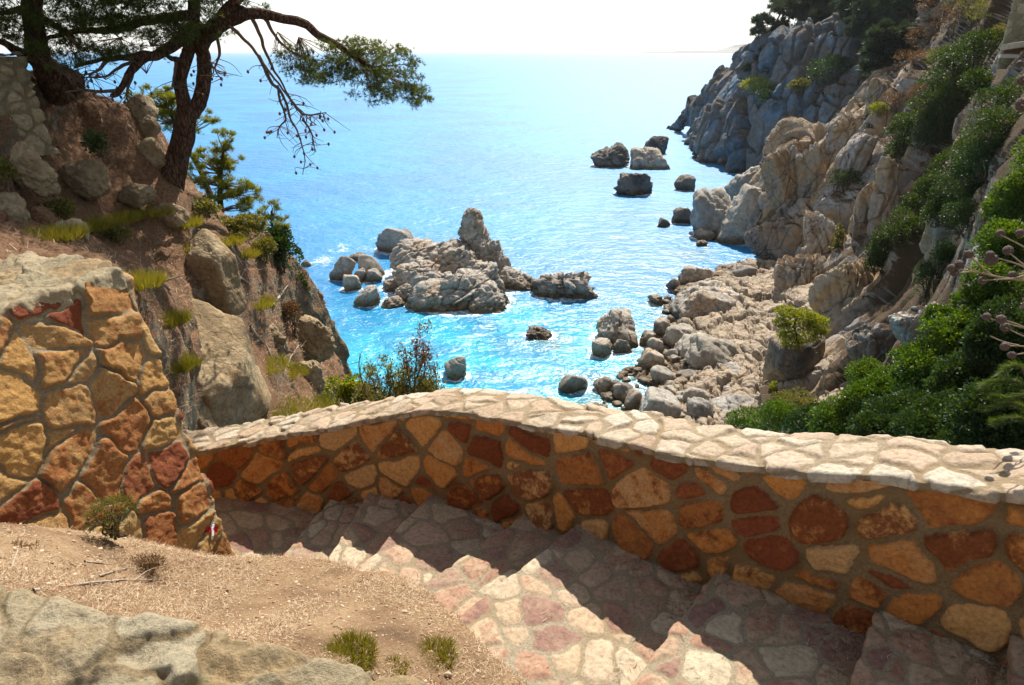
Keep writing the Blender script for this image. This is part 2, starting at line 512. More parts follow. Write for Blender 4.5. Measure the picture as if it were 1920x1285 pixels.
M["oldwall"] = mat_masonry("old_wall_stone", [(0.22, 0.18, 0.11), (0.31, 0.25, 0.15), (0.27, 0.21, 0.13), (0.36, 0.30, 0.19)], (0.20, 0.165, 0.105), mw=0.016, soft=0.008, bump=0.9, bsize=0.03, fine=24.0)
M["dirt"] = mat_rock("dry_dirt", [(0.115, 0.072, 0.040), (0.205, 0.136, 0.078), (0.27, 0.187, 0.11), (0.33, 0.245, 0.152)], 1.6, 1.0, 0.025, fine=55.0, streak=(0.17, 0.09, 0.048), joints=0.0)
M["pine"] = mat_leaf("pine_needles", [(0.024, 0.038, 0.010), (0.060, 0.084, 0.016), (0.135, 0.155, 0.026)], 0.45, (1.6, 1.5, 0.5))
M["pine_light"] = mat_leaf("young_pine_needles", [(0.07, 0.09, 0.012), (0.15, 0.165, 0.02), (0.26, 0.25, 0.03)], 0.55, (1.5, 1.4, 0.4))
M["pine_far"] = mat_leaf("far_pine_needles", [(0.012, 0.026, 0.018), (0.030, 0.048, 0.022), (0.055, 0.07, 0.022)], 0.25, (1.4, 1.4, 0.5))
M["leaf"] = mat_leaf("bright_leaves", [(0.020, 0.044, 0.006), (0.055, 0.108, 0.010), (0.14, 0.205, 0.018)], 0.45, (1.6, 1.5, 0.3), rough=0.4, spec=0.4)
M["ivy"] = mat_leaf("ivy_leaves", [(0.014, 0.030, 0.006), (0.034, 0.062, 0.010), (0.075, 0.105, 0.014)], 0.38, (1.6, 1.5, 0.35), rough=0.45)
M["leaf_dark"] = mat_leaf("dark_leaves", [(0.016, 0.032, 0.010), (0.032, 0.060, 0.014), (0.065, 0.10, 0.02)], 0.3, (1.4, 1.5, 0.4))  # darker greens, also standing in for shade on bushes and ivy
M["leaf_yellow"] = mat_leaf("yellow_green_leaves", [(0.09, 0.12, 0.010), (0.19, 0.21, 0.016), (0.31, 0.30, 0.02)], 0.5, (1.4, 1.35, 0.35))
M["leaf_dry"] = mat_leaf("dry_scrub", [(0.075, 0.045, 0.018), (0.15, 0.085, 0.03), (0.21, 0.13, 0.05)], 0.25, (1.4, 1.1, 0.7))
M["leaf_olive"] = mat_leaf("olive_leaves", [(0.07, 0.075, 0.022), (0.14, 0.145, 0.035), (0.24, 0.19, 0.06)], 0.4, (1.5, 1.35, 0.5))
M["grass"] = mat_leaf("grass_blades", [(0.11, 0.115, 0.016), (0.22, 0.20, 0.026), (0.34, 0.28, 0.055)], 0.4, (1.4, 1.3, 0.4))
M["bark"] = mat_bark("pine_bark", (0.040, 0.022, 0.014), (0.095, 0.052, 0.032), (0.15, 0.10, 0.072), scale=21.0, bump=0.9, bsize=0.02)
M["sapling"] = mat_leaf("sapling_needles", [(0.04, 0.065, 0.010), (0.08, 0.12, 0.016), (0.15, 0.19, 0.025)], 0.35, (1.4, 1.4, 0.5))
M["twig"] = mat_plain("twig_bark", (0.07, 0.045, 0.03), (0.15, 0.10, 0.07))
M["deadwood"] = mat_plain("dead_wood", (0.22, 0.165, 0.12), (0.42, 0.36, 0.29), 40)
M["white_paint"] = mat_plain("white_paint", (0.62, 0.62, 0.60), (0.82, 0.82, 0.80), 60, 0.6)
M["red_paint"] = mat_plain("red_paint", (0.42, 0.006, 0.018), (0.55, 0.012, 0.03), 60, 0.6)
M["seed"] = mat_plain("seed_head", (0.055, 0.035, 0.028), (0.13, 0.095, 0.08), 120, 0.8, 0.6)
M["stalk"] = mat_plain("dry_stalk", (0.20, 0.15, 0.10), (0.34, 0.27, 0.19), 60)
M["roof"] = mat_plain("pale_render", (0.45, 0.40, 0.32), (0.60, 0.55, 0.46), 8, 0.85)
M["wood"] = mat_plain("brown_soffit", (0.12, 0.055, 0.022), (0.20, 0.09, 0.04), 8, 0.8)
M["litter"] = mat_rnd("fallen_needles", [(0.13, 0.068, 0.034), (0.25, 0.15, 0.08), (0.36, 0.255, 0.15), (0.48, 0.39, 0.265)])
M["pebble"] = mat_rnd("grit", [(0.24, 0.155, 0.09), (0.38, 0.27, 0.17), (0.50, 0.40, 0.28), (0.34, 0.20, 0.12)])

# ------------------------------------------------------------------ masonry
def voro2(p, seeds, wts, k):
    n = len(p)
    ident = np.zeros(n, int)
    edge = np.zeros(n)
    ss = np.linalg.norm(seeds[:, None] - seeds[None], axis=2)
    np.fill_diagonal(ss, 1.0)
    for a in range(0, n, 20000):
        q = p[a:a + 20000]
        d2 = (q[:, :1] - seeds[None, :, 0]) ** 2 + (q[:, 1:] - seeds[None, :, 1]) ** 2 - wts[None]
        i = d2.argmin(1)
        r = np.arange(len(q))
        bis = (d2 - d2[r, i][:, None]) / (2 * ss[i])
        bis[r, i] = 9.0
        m = bis.min(1)
        edge[a:a + 20000] = m - k * np.log(np.exp(-(bis - m[:, None]) / k).sum(1))
        ident[a:a + 20000] = i
    return ident, edge

def stone_seeds(s0, s1, t0, t1, w, h, rng, jit=0.36):
    out = []
    rows = int(math.ceil((t1 - t0) / h)) + 2
    t = t0 - h * rng.uniform(0.3, 0.8)
    while t < t1 + h:
        s = s0 - w * rng.uniform(0.2, 1.2)
        while s < s1 + w:
            ww = w * rng.choice([0.55, 0.8, 1.0, 1.25, 1.5])
            s += ww * 0.5
            if rng.uniform() < 0.25:
                out.append((s, t - h * 0.24 + rng.normal() * 0.03 * h))
                out.append((s + rng.normal() * 0.1 * w, t + h * 0.26))
            else:
                out.append((s, t + rng.uniform(-jit, jit) * h * 0.7))
            s += ww * 0.5
        t += h * rng.uniform(0.85, 1.15)
    return np.array(out)

def masonry(mb, surf, s0, s1, t0, t1, ds, size, depth, mw, rng, toward, k=0.02, tilt=0.05, rough=0.006, smooth=0, warp=0.03, edge_fade=None, bev=0.03):
    nu, nv = int((s1 - s0) / ds) + 2, int((t1 - t0) / ds) + 2
    S, T = np.meshgrid(np.linspace(s0, s1, nu), np.linspace(t0, t1, nv))
    G = surf(S, T)
    for _ in range(smooth):
        G[1:-1] = (G[:-2] + 2 * G[1:-1] + G[2:]) / 4
        G[:, 1:-1] = (G[:, :-2] + 2 * G[:, 1:-1] + G[:, 2:]) / 4
    N = grid_normals(G)
    c = G[nv // 2, nu // 2]
    if np.dot(N[nv // 2, nu // 2], np.asarray(toward) - c) < 0: N = -N
    pos = G.reshape(-1, 3)
    st = np.stack((S.ravel(), T.ravel()), 1)
    q = pos * 5.0
    wst = st + warp * np.stack((fbm(q, 3, 3), fbm(q + 9, 3, 4)), 1)
    seeds = stone_seeds(s0, s1, t0, t1, size[0], size[1], rng)
    wts = rng.uniform(0, 0.20 * min(size) ** 2 * 2, len(seeds))
    ident, e = voro2(wst, seeds, wts, k)
    rnd = rng.uniform(0, 1, len(seeds))
    rb = rng.uniform(0, 1, len(seeds))
    tl = rng.normal(size=(len(seeds), 2)) * tilt
    x = np.clip((e - mw + 0.012) / (bev + mw), 0, 1)
    x = x * x * (3 - 2 * x)
    d = depth * x * (0.65 + 0.7 * rb[ident]) + x * (tl[ident] * (wst - seeds[ident])).sum(1)
    d = d + rough * 2.2 * fbm(pos * 7, 4, 11) * (0.4 + x) + rough * 1.2 * fbm(pos * 28, 3, 12)
    if edge_fade is not None: d = d * edge_fade(S, T).ravel()
    V = pos + N.reshape(-1, 3) * d[:, None]
    mb.add(V, grid_faces(nv, nu), None, edge=e, rnd=rnd[ident], rndb=rb[ident])
    return V.reshape(nv, nu, 3)

# ------------------------------------------------------------------ stairway, measured step by step (nosing: wall end, open end, tread height)
STEPS = [((3.10, 2.20), (2.95, 1.70), -2.51), ((2.50, 2.575), (2.29, 2.23), -2.69), ((2.06, 2.96), (1.70, 2.477), -2.87), ((1.28, 3.39), (0.739, 2.734), -3.05),
         ((0.52, 4.18), (-0.204, 3.349), -3.23), ((0.11, 4.49), (-0.516, 3.79), -3.41), ((-0.71, 5.04), (-1.067, 4.243), -3.60),
         ((-1.32, 5.37), (-1.48, 4.41), -3.78), ((-1.745, 5.456), (-1.972, 4.549), -3.96), ((-3.15, 5.80), (-2.65, 4.40), -4.14)]
nos = []
for a, b, z in STEPS:
    a, b = np.array(a), np.array(b)
    d = (b - a) / np.linalg.norm(b - a)
    nos.append((a - d * 0.16, a + d * 2.3, z))

STEP_TOPS = []
def build_stairs():
    root = thing("stone_stairway", (0.3, 3.6, -3.4), "curving stairway of flagstones set in grey mortar, winding down beside the parapet", "stairway")
    for k in range(1, len(nos)):
        (a, b, z), (a2, b2, z2) = nos[k], nos[k - 1]
        last = k == len(nos) - 1
        rise = 0.24 if not last else 0.05
        L = np.linalg.norm(b - a)
        W = 0.5 * (np.linalg.norm(a2 - a) + np.linalg.norm(b2 - b)) + 0.03
        rng = np.random.default_rng(100 + k)
        def surf(S, T, a=a, b=b, a2=a2, b2=b2, z=z, L=L, W=W, rise=rise):
            u = (S / L)[..., None]
            p0, p1 = a + (b - a) * u, a2 + (b2 - a2) * u
            w = np.clip((T - rise) / W, 0, 1)[..., None]
            d = p1 - p0
            dn = d / np.linalg.norm(d, axis=-1, keepdims=True)
            wob = 0.016 * fbm(np.stack((S * 3.0, S * 0 + z * 7, S * 0), -1).reshape(-1, 3), 3, 5).reshape(S.shape)[..., None]
            xy = p0 + d * w * 1.04 + dn * (wob - 0.03 * np.clip((rise - T) / rise, 0, 1)[..., None] * -1)
            zz = z - np.clip(rise - T, 0, None) + 0.012 * fbm(np.concatenate((xy, 0 * xy[..., :1]), -1).reshape(-1, 3) * 1.8, 2, 8).reshape(S.shape)
            return np.concatenate((xy, zz[..., None]), -1)
        mb = MB()
        Gs = masonry(mb, surf, 0, L, 0, rise + W, 0.0095, (0.27, 0.20), 0.009, 0.013, rng, (0, 0, 3), k=0.012, tilt=0.03, rough=0.0032, smooth=1, warp=0.06)
        mb.build("step", M["flag"], root)
        STEP_TOPS.append(Gs[int(len(Gs) * rise / (rise + W)) + 4:-2])
    return root
build_stairs()

def smooth1(x, n):
    for _ in range(n):
        x = np.concatenate((x[:1], (x[:-2] + 2 * x[1:-1] + x[2:]) / 4, x[-1:]))
    return x

# ------------------------------------------------------------------ parapet along the stairs
WALL_XY = np.array([(3.75, 1.75), (3.10, 2.20), (2.50, 2.575), (2.06, 2.93), (1.28, 3.45), (0.52, 4.12), (0.11, 4.47), (-0.71, 5.02), (-1.32, 5.33), (-1.745, 5.47), (-2.4, 5.63), (-3.02, 5.75), (-3.9, 5.85)])
wc = catmull(WALL_XY, 600)
wc = np.stack((smooth1(wc[:, 0], 900), smooth1(wc[:, 1], 900)), 1)
wl = np.concatenate(([0], np.cumsum(np.linalg.norm(np.diff(wc, axis=0), axis=1))))
TOPX = [-200, 375, 547, 644, 790, 883, 1000, 1037, 1143, 1226, 1297, 1422, 1540, 1716, 1783, 1920, 2600]
TOPY = [895, 848, 815, 796, 774, 774, 798, 807, 819, 843, 872, 876, 884, 899, 910, 925, 1000]
wz = np.full(600, -2.6)
for _ in range(40):
    px, py, d = proj(np.column_stack((wc, wz)))
    ty = np.interp(px, TOPX, TOPY)
    v = (CY - ty) / F
    wz = 0.5 * wz + 0.5 * wc[:, 1] * (-sp + v * cp) / (cp + v * sp)
wz = smooth1(wz, 300)
wn = np.gradient(wc, axis=0)
wn = np.stack((wn[:, 1], -wn[:, 0]), 1) / np.linalg.norm(wn, axis=1, keepdims=True)     # outward: away from the stairs
if wn[300, 1] < 0: wn = -wn
WT = 0.42

def wall_at(S):
    g = lambda a: np.interp(S, wl, a)
    return g(wc[:, 0]), g(wc[:, 1]), g(wz), g(wn[:, 0]), g(wn[:, 1])

def build_parapet():
    root = thing("parapet_wall", (0.11, 4.6, -3.5), "curved rubble stone parapet with pale coping, running along the stairway above the sea", "wall")
    rng = np.random.default_rng(31)
    L = wl[-1]
    def inner(S, T):
        x, y, z, nx, ny = wall_at(S)
        return np.stack((x + nx * 0.0, y + ny * 0.0, z - 0.012 - T), -1)
    mb = MB()
    masonry(mb, inner, 0, L, 0, 1.15, 0.0085, (0.36, 0.225), 0.030, 0.018, rng, (0, 0, 0), k=0.017, tilt=0.09, rough=0.006, warp=0.045, bev=0.012)
    def outer(S, T):
        x, y, z, nx, ny = wall_at(S)
        return np.stack((x + nx * WT, y + ny * WT, z - 0.02 - T), -1)
    masonry(mb, outer, 0, L, 0, 1.9, 0.03, (0.30, 0.22), 0.02, 0.014, rng, (0, 30, 0), k=0.015)
    mb.build("masonry", M["parapet"], root)
    cm = MB()
    def top(S, T):
        x, y, z, nx, ny = wall_at(S)
        q = np.stack((S * 3.2, S * 0, S * 0), -1).reshape(-1, 3)
        e0 = 0.022 * fbm(q, 4, 61).reshape(S.shape) + 0.012 * np.sign(fbm(q * 1.4, 1, 63)).reshape(S.shape) * 0.6
        e1 = 0.035 * fbm(q, 4, 62).reshape(S.shape)
        w = np.clip((T - 0.045) / (WT + 0.03), 0, 1)
        ww = -0.028 + e0 * (1 - w) + (WT + 0.05 + e1) * w
        drop = np.clip(0.045 - T, 0, None) + np.clip(T - 0.045 - WT - 0.03, 0, None)
        zz = z + 0.016 - drop + 0.02 * fbm(np.stack((x, y, x * 0), -1).reshape(-1, 3) * 2.0, 3, 64).reshape(S.shape) + 0.012 * np.sin(np.clip(w, 0, 1) * math.pi)
        return np.stack((x + nx * ww, y + ny * ww, zz), -1)
    masonry(cm, top, 0, L, 0, WT + 0.03 + 0.09, 0.0085, (0.27, 0.17), 0.012, 0.019, rng, (0, 4, 30), k=0.007, tilt=0.07, rough=0.004, smooth=0, warp=0.07, bev=0.006)
    cm.build("coping", M["coping"], root)
build_parapet()

# ------------------------------------------------------------------ big battered wall on the left of the stairs
LW0 = np.array((-2.43, 4.72))
LWD = np.array((-0.394, -0.919))
LWN = np.array((0.919, -0.394))
LZ0, LZ1 = -4.55, -1.66

def lw_surf(S, T):
    tt = T / 3.0
    z = LZ0 + (LZ1 - LZ0) * tt
    h = np.clip((z + 4.14) / (LZ1 + 4.14), -0.3, 1)
    h = h - 0.05 * np.sin(h * 9) * 0.5
    back = np.clip(-S, 0, None)
    s = np.clip(S, 0, None)
    xy = LW0 + LWD * (s - 0.235 * h)[..., None] - LWN * (0.64 * h + 0.24 * np.clip(h, 0, 1) ** 2 + back)[..., None]
    z = z + 0.05 * fbm(np.stack((S * 1.5, S * 0, S * 0), -1).reshape(-1, 3), 2, 9).reshape(S.shape) * tt
    return np.concatenate((xy, z[..., None]), -1)

def build_left_wall():
    root = thing("retaining_wall", (-2.9, 4.2, -4.3), "tall leaning wall of big ochre stones with a painted red and white mark at its corner", "wall")
    rng = np.random.default_rng(58)
    mb = MB()
    G = masonry(mb, lw_surf, -1.3, 4.2, 0, 3.0, 0.012, (0.44, 0.235), 0.026, 0.014, rng, (3, 0, 0), k=0.009, tilt=0.12, rough=0.0075, smooth=4, warp=0.06, bev=0.008)
    mb.build("masonry", M["retain"], root)
    cm = MB()
    def top(S, T):
        e = lw_surf(S, 0 * T + 3.0)
        q = np.stack((S * 2.4, S * 0, S * 0), -1).reshape(-1, 3)
        e0 = 0.03 * fbm(q, 4, 71).reshape(S.shape)
        drop = np.clip(0.16 - T, 0, None)
        w = np.clip(T - 0.16, 0, None)
        xy = e[..., :2] - LWN * (w - 0.035 + e0 * np.exp(-w * 4) + drop * -0.12)[..., None]
        end = np.clip(0.10 - S, 0, None)
        zz = e[..., 2] + 0.03 - drop - 1.6 * end ** 2 + 0.05 * fbm(np.concatenate((xy, 0 * xy[..., :1]), -1).reshape(-1, 3) * 1.7, 4, 72).reshape(S.shape)
        return np.concatenate((xy, zz[..., None]), -1)
    masonry(cm, top, -0.07, 4.2, 0, 1.35, 0.012, (0.40, 0.28), 0.02, 0.010, rng, (-3, 4, 30), k=0.01, tilt=0.16, rough=0.010, smooth=2, warp=0.12)
    cm.build("coping", M["roughtop"], root)
    # painted way mark: two thin coats following the stone's face
    nv, nu, _ = G.shape
    px, py, d = proj(G.reshape(-1, 3))
    px, py = px.reshape(nv, nu), py.reshape(nv, nu)
    S0 = int(1.3 / 5.5 * (nu - 1))                          # column of the wall's corner
    def patch(name, cx, cy, u0, u1, v0, v1, mat, off, lean, slant):
        i = np.argmin((px - cx) ** 2 + (py - cy) ** 2 + 1e9 * (np.arange(nu)[None] < S0 + 6))
        iv, iu = divmod(i, nu)
        c = G[iv, iu]
        A, B = np.meshgrid(np.linspace(u0, u1, 14), np.linspace(v0, v1, 40))
        xdir = np.array((-LWD[0], -LWD[1], 0))
        up = np.array((-LWN[0] * 0.23, -LWN[1] * 0.23, 1.0)); up /= np.linalg.norm(up)
        pa = np.array([np.array(proj(c + 0.01 * w)[:2]).ravel() - np.array(proj(c)[:2]).ravel() for w in (xdir, up)]).T
        level = np.linalg.solve(pa, (1.0, 0.0)); plumb = np.linalg.solve(pa, (0.1, -1.0))     # painted level and plumb
        du = level[0] * xdir + level[1] * up; dv = plumb[0] * xdir + plumb[1] * up
        Q = c + A[..., None] * du / np.linalg.norm(du) + B[..., None] * dv / np.linalg.norm(dv)
        sub = G[max(0, iv - 30):iv + 30, max(S0, iu - 30):iu + 30].reshape(-1, 3)
        out = []
        nn = np.array((LWN[0], LWN[1], 0.24)); nn /= np.linalg.norm(nn)
        sp_ = np.stack((sub @ xdir, sub @ up), 1)
        hh = sub @ nn
        for p in Q.reshape(-1, 3):
            w = 1 / (((sp_ - (p @ xdir, p @ up)) ** 2).sum(1) + 1e-5) ** 2
            out.append(p + nn * ((w * hh).sum() / w.sum() - p @ nn + off))
        wig = 0.004 * RNG.normal(size=(len(out), 1))
        mb = MB()
        mb.add(np.array(out), grid_faces(40, 14))
        return mb.build(name, mat, root)
    patch("red_stripe", 398, 992, -0.055, 0.055, -0.024, 0.024, M["red_paint"], 0.008, 0.0, 0.45)
    patch("white_stripe", 398, 992, -0.012, 0.012, -0.085, 0.085, M["white_paint"], 0.013, 0.12, 0.0)
build_left_wall()

# ------------------------------------------------------------------ dirt bank between the walls and the stairs
def tps(pts, qs, lam=1e-3):
    pts = np.asarray(pts, float)
    X, z = pts[:, :2], pts[:, 2]
    U = lambda r2: np.where(r2 > 0, r2 * np.log(r2 + 1e-12), 0)
    K = U(((X[:, None] - X[None]) ** 2).sum(2)) + lam * np.eye(len(X))
    Pm = np.column_stack((np.ones(len(X)), X))
    A = np.block([[K, Pm], [Pm.T, np.zeros((3, 3))]])
    w = np.linalg.solve(A, np.concatenate((z, np.zeros(3))))
    return U(((qs[:, None] - X[None]) ** 2).sum(2)) @ w[:-3] + np.column_stack((np.ones(len(qs)), qs)) @ w[-3:]

bank = [P(-60, 985, 3.2), P(0, 1000, 3.3), P(100, 1000, 3.5), P(200, 1005, 3.85), P(300, 1025, 4.15), P(380, 1055, 4.45), P(440, 1068, 4.62), P(520, 1056, 4.5), P(615, 1050, 4.36), P(720, 1075, 4.0), P(800, 1110, 3.62),
        P(865, 1168, 3.17), P(905, 1212, 2.98), P(1000, 1290, 2.72), P(300, 1100, 3.4), P(200, 1060, 3.3), P(100, 1040, 3.15), P(600, 1150, 3.05), P(500, 1100, 3.7), P(700, 1250, 2.48), P(850, 1260, 2.60), P(300, 1180, 2.72), P(750, 1150, 3.1), P(650, 1090, 3.8), P(100, 1100, 2.5), P(450, 1200, 2.55)]
for (x, y, z) in [P(520, 1050, 4.75), P(625, 1035, 4.75), P(745, 1055, 4.4), P(840, 1090, 4.0), P(915, 1150, 3.5), P(960, 1195, 3.25), P(1060, 1270, 3.0)]:
    bank.append((x, y, z - 0.30))
bank += [(0.3, 2.0, -3.1), (-1.0, 1.3, -2.6), (-2.6, 1.6, -2.2), (-3.4, 2.4, -2.35)]
gx, gy = np.meshgrid(np.linspace(-3.7, 0.75, 330), np.linspace(1.1, 5.0, 300))
gz = tps(bank, np.column_stack((gx.ravel(), gy.ravel())))
q = np.column_stack((gx.ravel(), gy.ravel(), gz * 0))
gz = gz + 0.035 * fbm(q * 1.7, 4, 21) + 0.012 * fbm(q * 9, 4, 22) + 0.006 * fbm(q * 36, 3, 23)
bank_V = np.column_stack((gx.ravel(), gy.ravel(), gz))
mb = MB()
mb.add(bank_V, grid_faces(300, 330))
tag(mb.build("dirt_bank", M["dirt"], None), kind="structure")

def bank_z(x, y):
    i = np.clip(((np.asarray(y) - 1.1) / 3.9 * 299), 0, 298.999)
    j = np.clip(((np.asarray(x) + 3.7) / 4.45 * 329), 0, 328.999)
    Z = gz.reshape(300, 330)
    i0, j0 = i.astype(int), j.astype(int)
    fi, fj = i - i0, j - j0
    return (Z[i0, j0] * (1 - fi) + Z[i0 + 1, j0] * fi) * (1 - fj) + (Z[i0, j0 + 1] * (1 - fi) + Z[i0 + 1, j0 + 1] * fi) * fj

# ------------------------------------------------------------------ weathered wall top right in front of the camera
edge = np.array([P(-420, 1070, 2.05), P(-150, 1095, 2.0), P(0, 1112, 1.95), P(150, 1130, 1.92), P(320, 1168, 1.88), P(450, 1207, 1.84), P(620, 1248, 1.8), P(800, 1290, 1.76), P(1000, 1340, 1.72), P(1250, 1400, 1.66)])
ec = catmull(edge, 400)
el = np.concatenate(([0], np.cumsum(np.linalg.norm(np.diff(ec, axis=0), axis=1))))
def near_top(S, T):
    e = np.stack([np.interp(S, el, ec[:, k]) for k in range(3)], -1)
    q = np.stack((S * 4.0, S * 0, S * 0), -1).reshape(-1, 3)
    e0 = 0.035 * fbm(q, 4, 81).reshape(S.shape)
    w = np.clip(T - 0.25, 0, None)
    drop = np.clip(0.25 - T, 0, None)
    e[..., 1] += e0 * np.exp(-w * 5) - w + drop * 0.12
    e[..., 0] += -0.15 * w
    e[..., 2] += -drop + 0.02 * w + 0.045 * fbm(e.reshape(-1, 3) * 2.6, 4, 82).reshape(S.shape)
    return e
mb = MB()
masonry(mb, near_top, 0, el[-1], 0, 1.25, 0.0062, (0.26, 0.20), 0.012, 0.008, np.random.default_rng(77), (0, 1, 20), k=0.008, tilt=0.16, rough=0.007, smooth=2, warp=0.12)
tag(mb.build("low_wall", M["roughtop"], None, origin=P(320, 1250, 1.8) - (0, 0, 0.2)), "weathered pale grey top of a low wall, nearest the viewer, below the dirt bank", "wall")
# terrace behind the low wall
mb = MB()
S, T = np.meshgrid(np.linspace(-5, 6, 60), np.linspace(-6, 1.0, 40))
mb.add(np.stack((S, T, -1.95 + 0.02 * np.sin(S * 3) - 0.08 * S * 0 - 0.12 * np.clip(S, 0, 9)), -1).reshape(-1, 3), grid_faces(40, 60))
tag(mb.build("terrace_ground", M["dirt"], None), kind="structure")

# ------------------------------------------------------------------ terrain sheets
TERRAIN = []
def sheet(name, rows, nv, nu, mat, disp, soil=None):
    rows = np.array(rows, float)
    G = catmull(rows, nv)
    G = catmull(G.transpose(1, 0, 2), nu).transpose(1, 0, 2)
    N = grid_normals(G)
    c = G[nv // 2, nu // 2]
    if np.dot(N[nv // 2, nu // 2], -c) < 0: N = -N
    N = N.copy()
    for _ in range(10):
        N[1:-1] = (N[:-2] + 2 * N[1:-1] + N[2:]) / 4
        N[:, 1:-1] = (N[:, :-2] + 2 * N[:, 1:-1] + N[:, 2:]) / 4
    N /= np.linalg.norm(N, axis=-1, keepdims=True)
    p = G.reshape(-1, 3)
    V = p + N.reshape(-1, 3) * disp(p)[:, None]
    TERRAIN.append(V)
    mb = MB()
    mb.add(V, grid_faces(nv, nu), None, soil=soil(V) if soil else 0.0)
    return tag(mb.build(name, mat, None), kind="structure")

# left hillside
crest = [(-330, 100, 9), (-150, 110, 9), (0, 120, 9.5), (105, 150, 10.5), (170, 185, 11), (240, 222, 11), (300, 318, 10.8), (345, 362, 10.8), (430, 408, 12.5), (490, 442, 13.5), (545, 497, 14.5), (572, 580, 15), (598, 640, 14.6), (620, 700, 14), (632, 800, 13.2)]
mid1 = [(-330, 190, 8.4), (-150, 200, 8.4), (0, 215, 8.7), (60, 240, 9.3), (115, 270, 9.8), (180, 310, 9.9), (250, 370, 9.8), (320, 420, 9.9), (405, 455, 11), (465, 490, 12), (515, 545, 13), (550, 610, 13.5), (580, 665, 13.4), (608, 718, 13.0), (625, 820, 12.4)]
mid2 = [(-330, 330, 7.2), (-150, 330, 7.4), (0, 330, 7.8), (50, 340, 8.1), (110, 370, 8.5), (180, 410, 8.7), (250, 450, 8.8), (320, 490, 9.0), (390, 525, 9.6), (445, 560, 10.4), (495, 610, 11.2), (535, 660, 11.8), (570, 710, 12.0), (600, 745, 11.9), (620, 850, 11.4)]
near1 = [(-330, 560, 5.3), (-150, 560, 5.5), (0, 540, 5.75), (90, 535, 6.0), (190, 540, 6.3), (255, 575, 6.6), (300, 640, 7.0), (335, 735, 7.1), (385, 770, 7.7), (440, 780, 8.4), (490, 790, 9.0), (530, 800, 9.6), (565, 805, 10.2), (595, 820, 10.6), (620, 900, 10.2)]
rows = [[P(*c) + np.array((0.6, 4.0, -9.0)) for c in crest], [P(*c) + np.array((0.3, 1.2, -1.6)) for c in crest], [P(*c) for c in crest], [P(*c) for c in mid1], [P(*c) for c in mid2], [P(*c) for c in near1],
        [P(*c) + np.array((0.0, -0.5, -1.6)) for c in near1]]
def hill_disp(p):
    return 0.30 * fbm(p * 0.55, 4, 31) + np.clip(0.35 + 1.6 * fbm(p * 0.5, 2, 39), 0.12, 1.0) * (rockdisp(p, 0.9, 0.15, 32, (1, 1, 1.3), 0.3, 0.3) + rockdisp(p, 0.33, 0.04, 36, (1, 1, 1.2), 0.3, 0.3)) + 0.03 * fbm(p * 7, 4, 33)
sheet("hillside", rows, 380, 460, M["hill"], hill_disp)

# far headland on the right
hfoot = [PZ(1288, 272), PZ(1300, 285), PZ(1314, 300), PZ(1338, 312), PZ(1372, 320), PZ(1415, 328), PZ(1460, 336), PZ(1510, 345), PZ(1570, 352), PZ(1640, 360), PZ(1740, 370), PZ(1850, 380)]
hf = [p[1] for p in hfoot]
def hrow(pts, offs):
    return [P(x, y, hf[i] + offs[i] if hasattr(offs, '__len__') else hf[i] + offs) for i, (x, y) in enumerate(pts)]
r_mid2 = [(1290, 262), (1303, 268), (1318, 255), (1345, 245), (1380, 238), (1420, 236), (1465, 232), (1512, 228), (1570, 220), (1640, 205), (1740, 180), (1850, 150)]
r_mid1 = [(1294, 250), (1310, 236), (1328, 212), (1356, 190), (1392, 168), (1432, 150), (1478, 135), (1525, 125), (1585, 112), (1655, 90), (1745, 40), (1850, -20)]
r_crest = [(1298, 244), (1314, 220), (1334, 195), (1362, 165), (1396, 132), (1425, 95), (1462, 72), (1510, 52), (1570, 28), (1650, -30), (1740, -110), (1850, -180)]
rows = [[p + np.array((2, 40, -10)) for p in hrow(r_crest, 16)], [p + np.array((1, 14, -1.0)) for p in hrow(r_crest, 12)], hrow(r_crest, 10), hrow(r_mid1, 6), hrow(r_mid2, 1.6), hfoot, [p + np.array((0, -1.0, -3)) for p in hfoot]]
def head_disp(p):
    return 1.0 * fbm(p * 0.10, 3, 51) + rockdisp(p, 8.0, 3.4, 52, (1.35, 1.0, 0.34), 0.22, 0.6, 0.25) + rockdisp(p, 2.6, 0.9, 56, (1.3, 1, 0.45), 0.3, 1.1, 0.2) + 0.25 * fbm(p * 0.8, 4, 58)
sheet("headland", rows, 330, 430, M["headland"], head_disp)

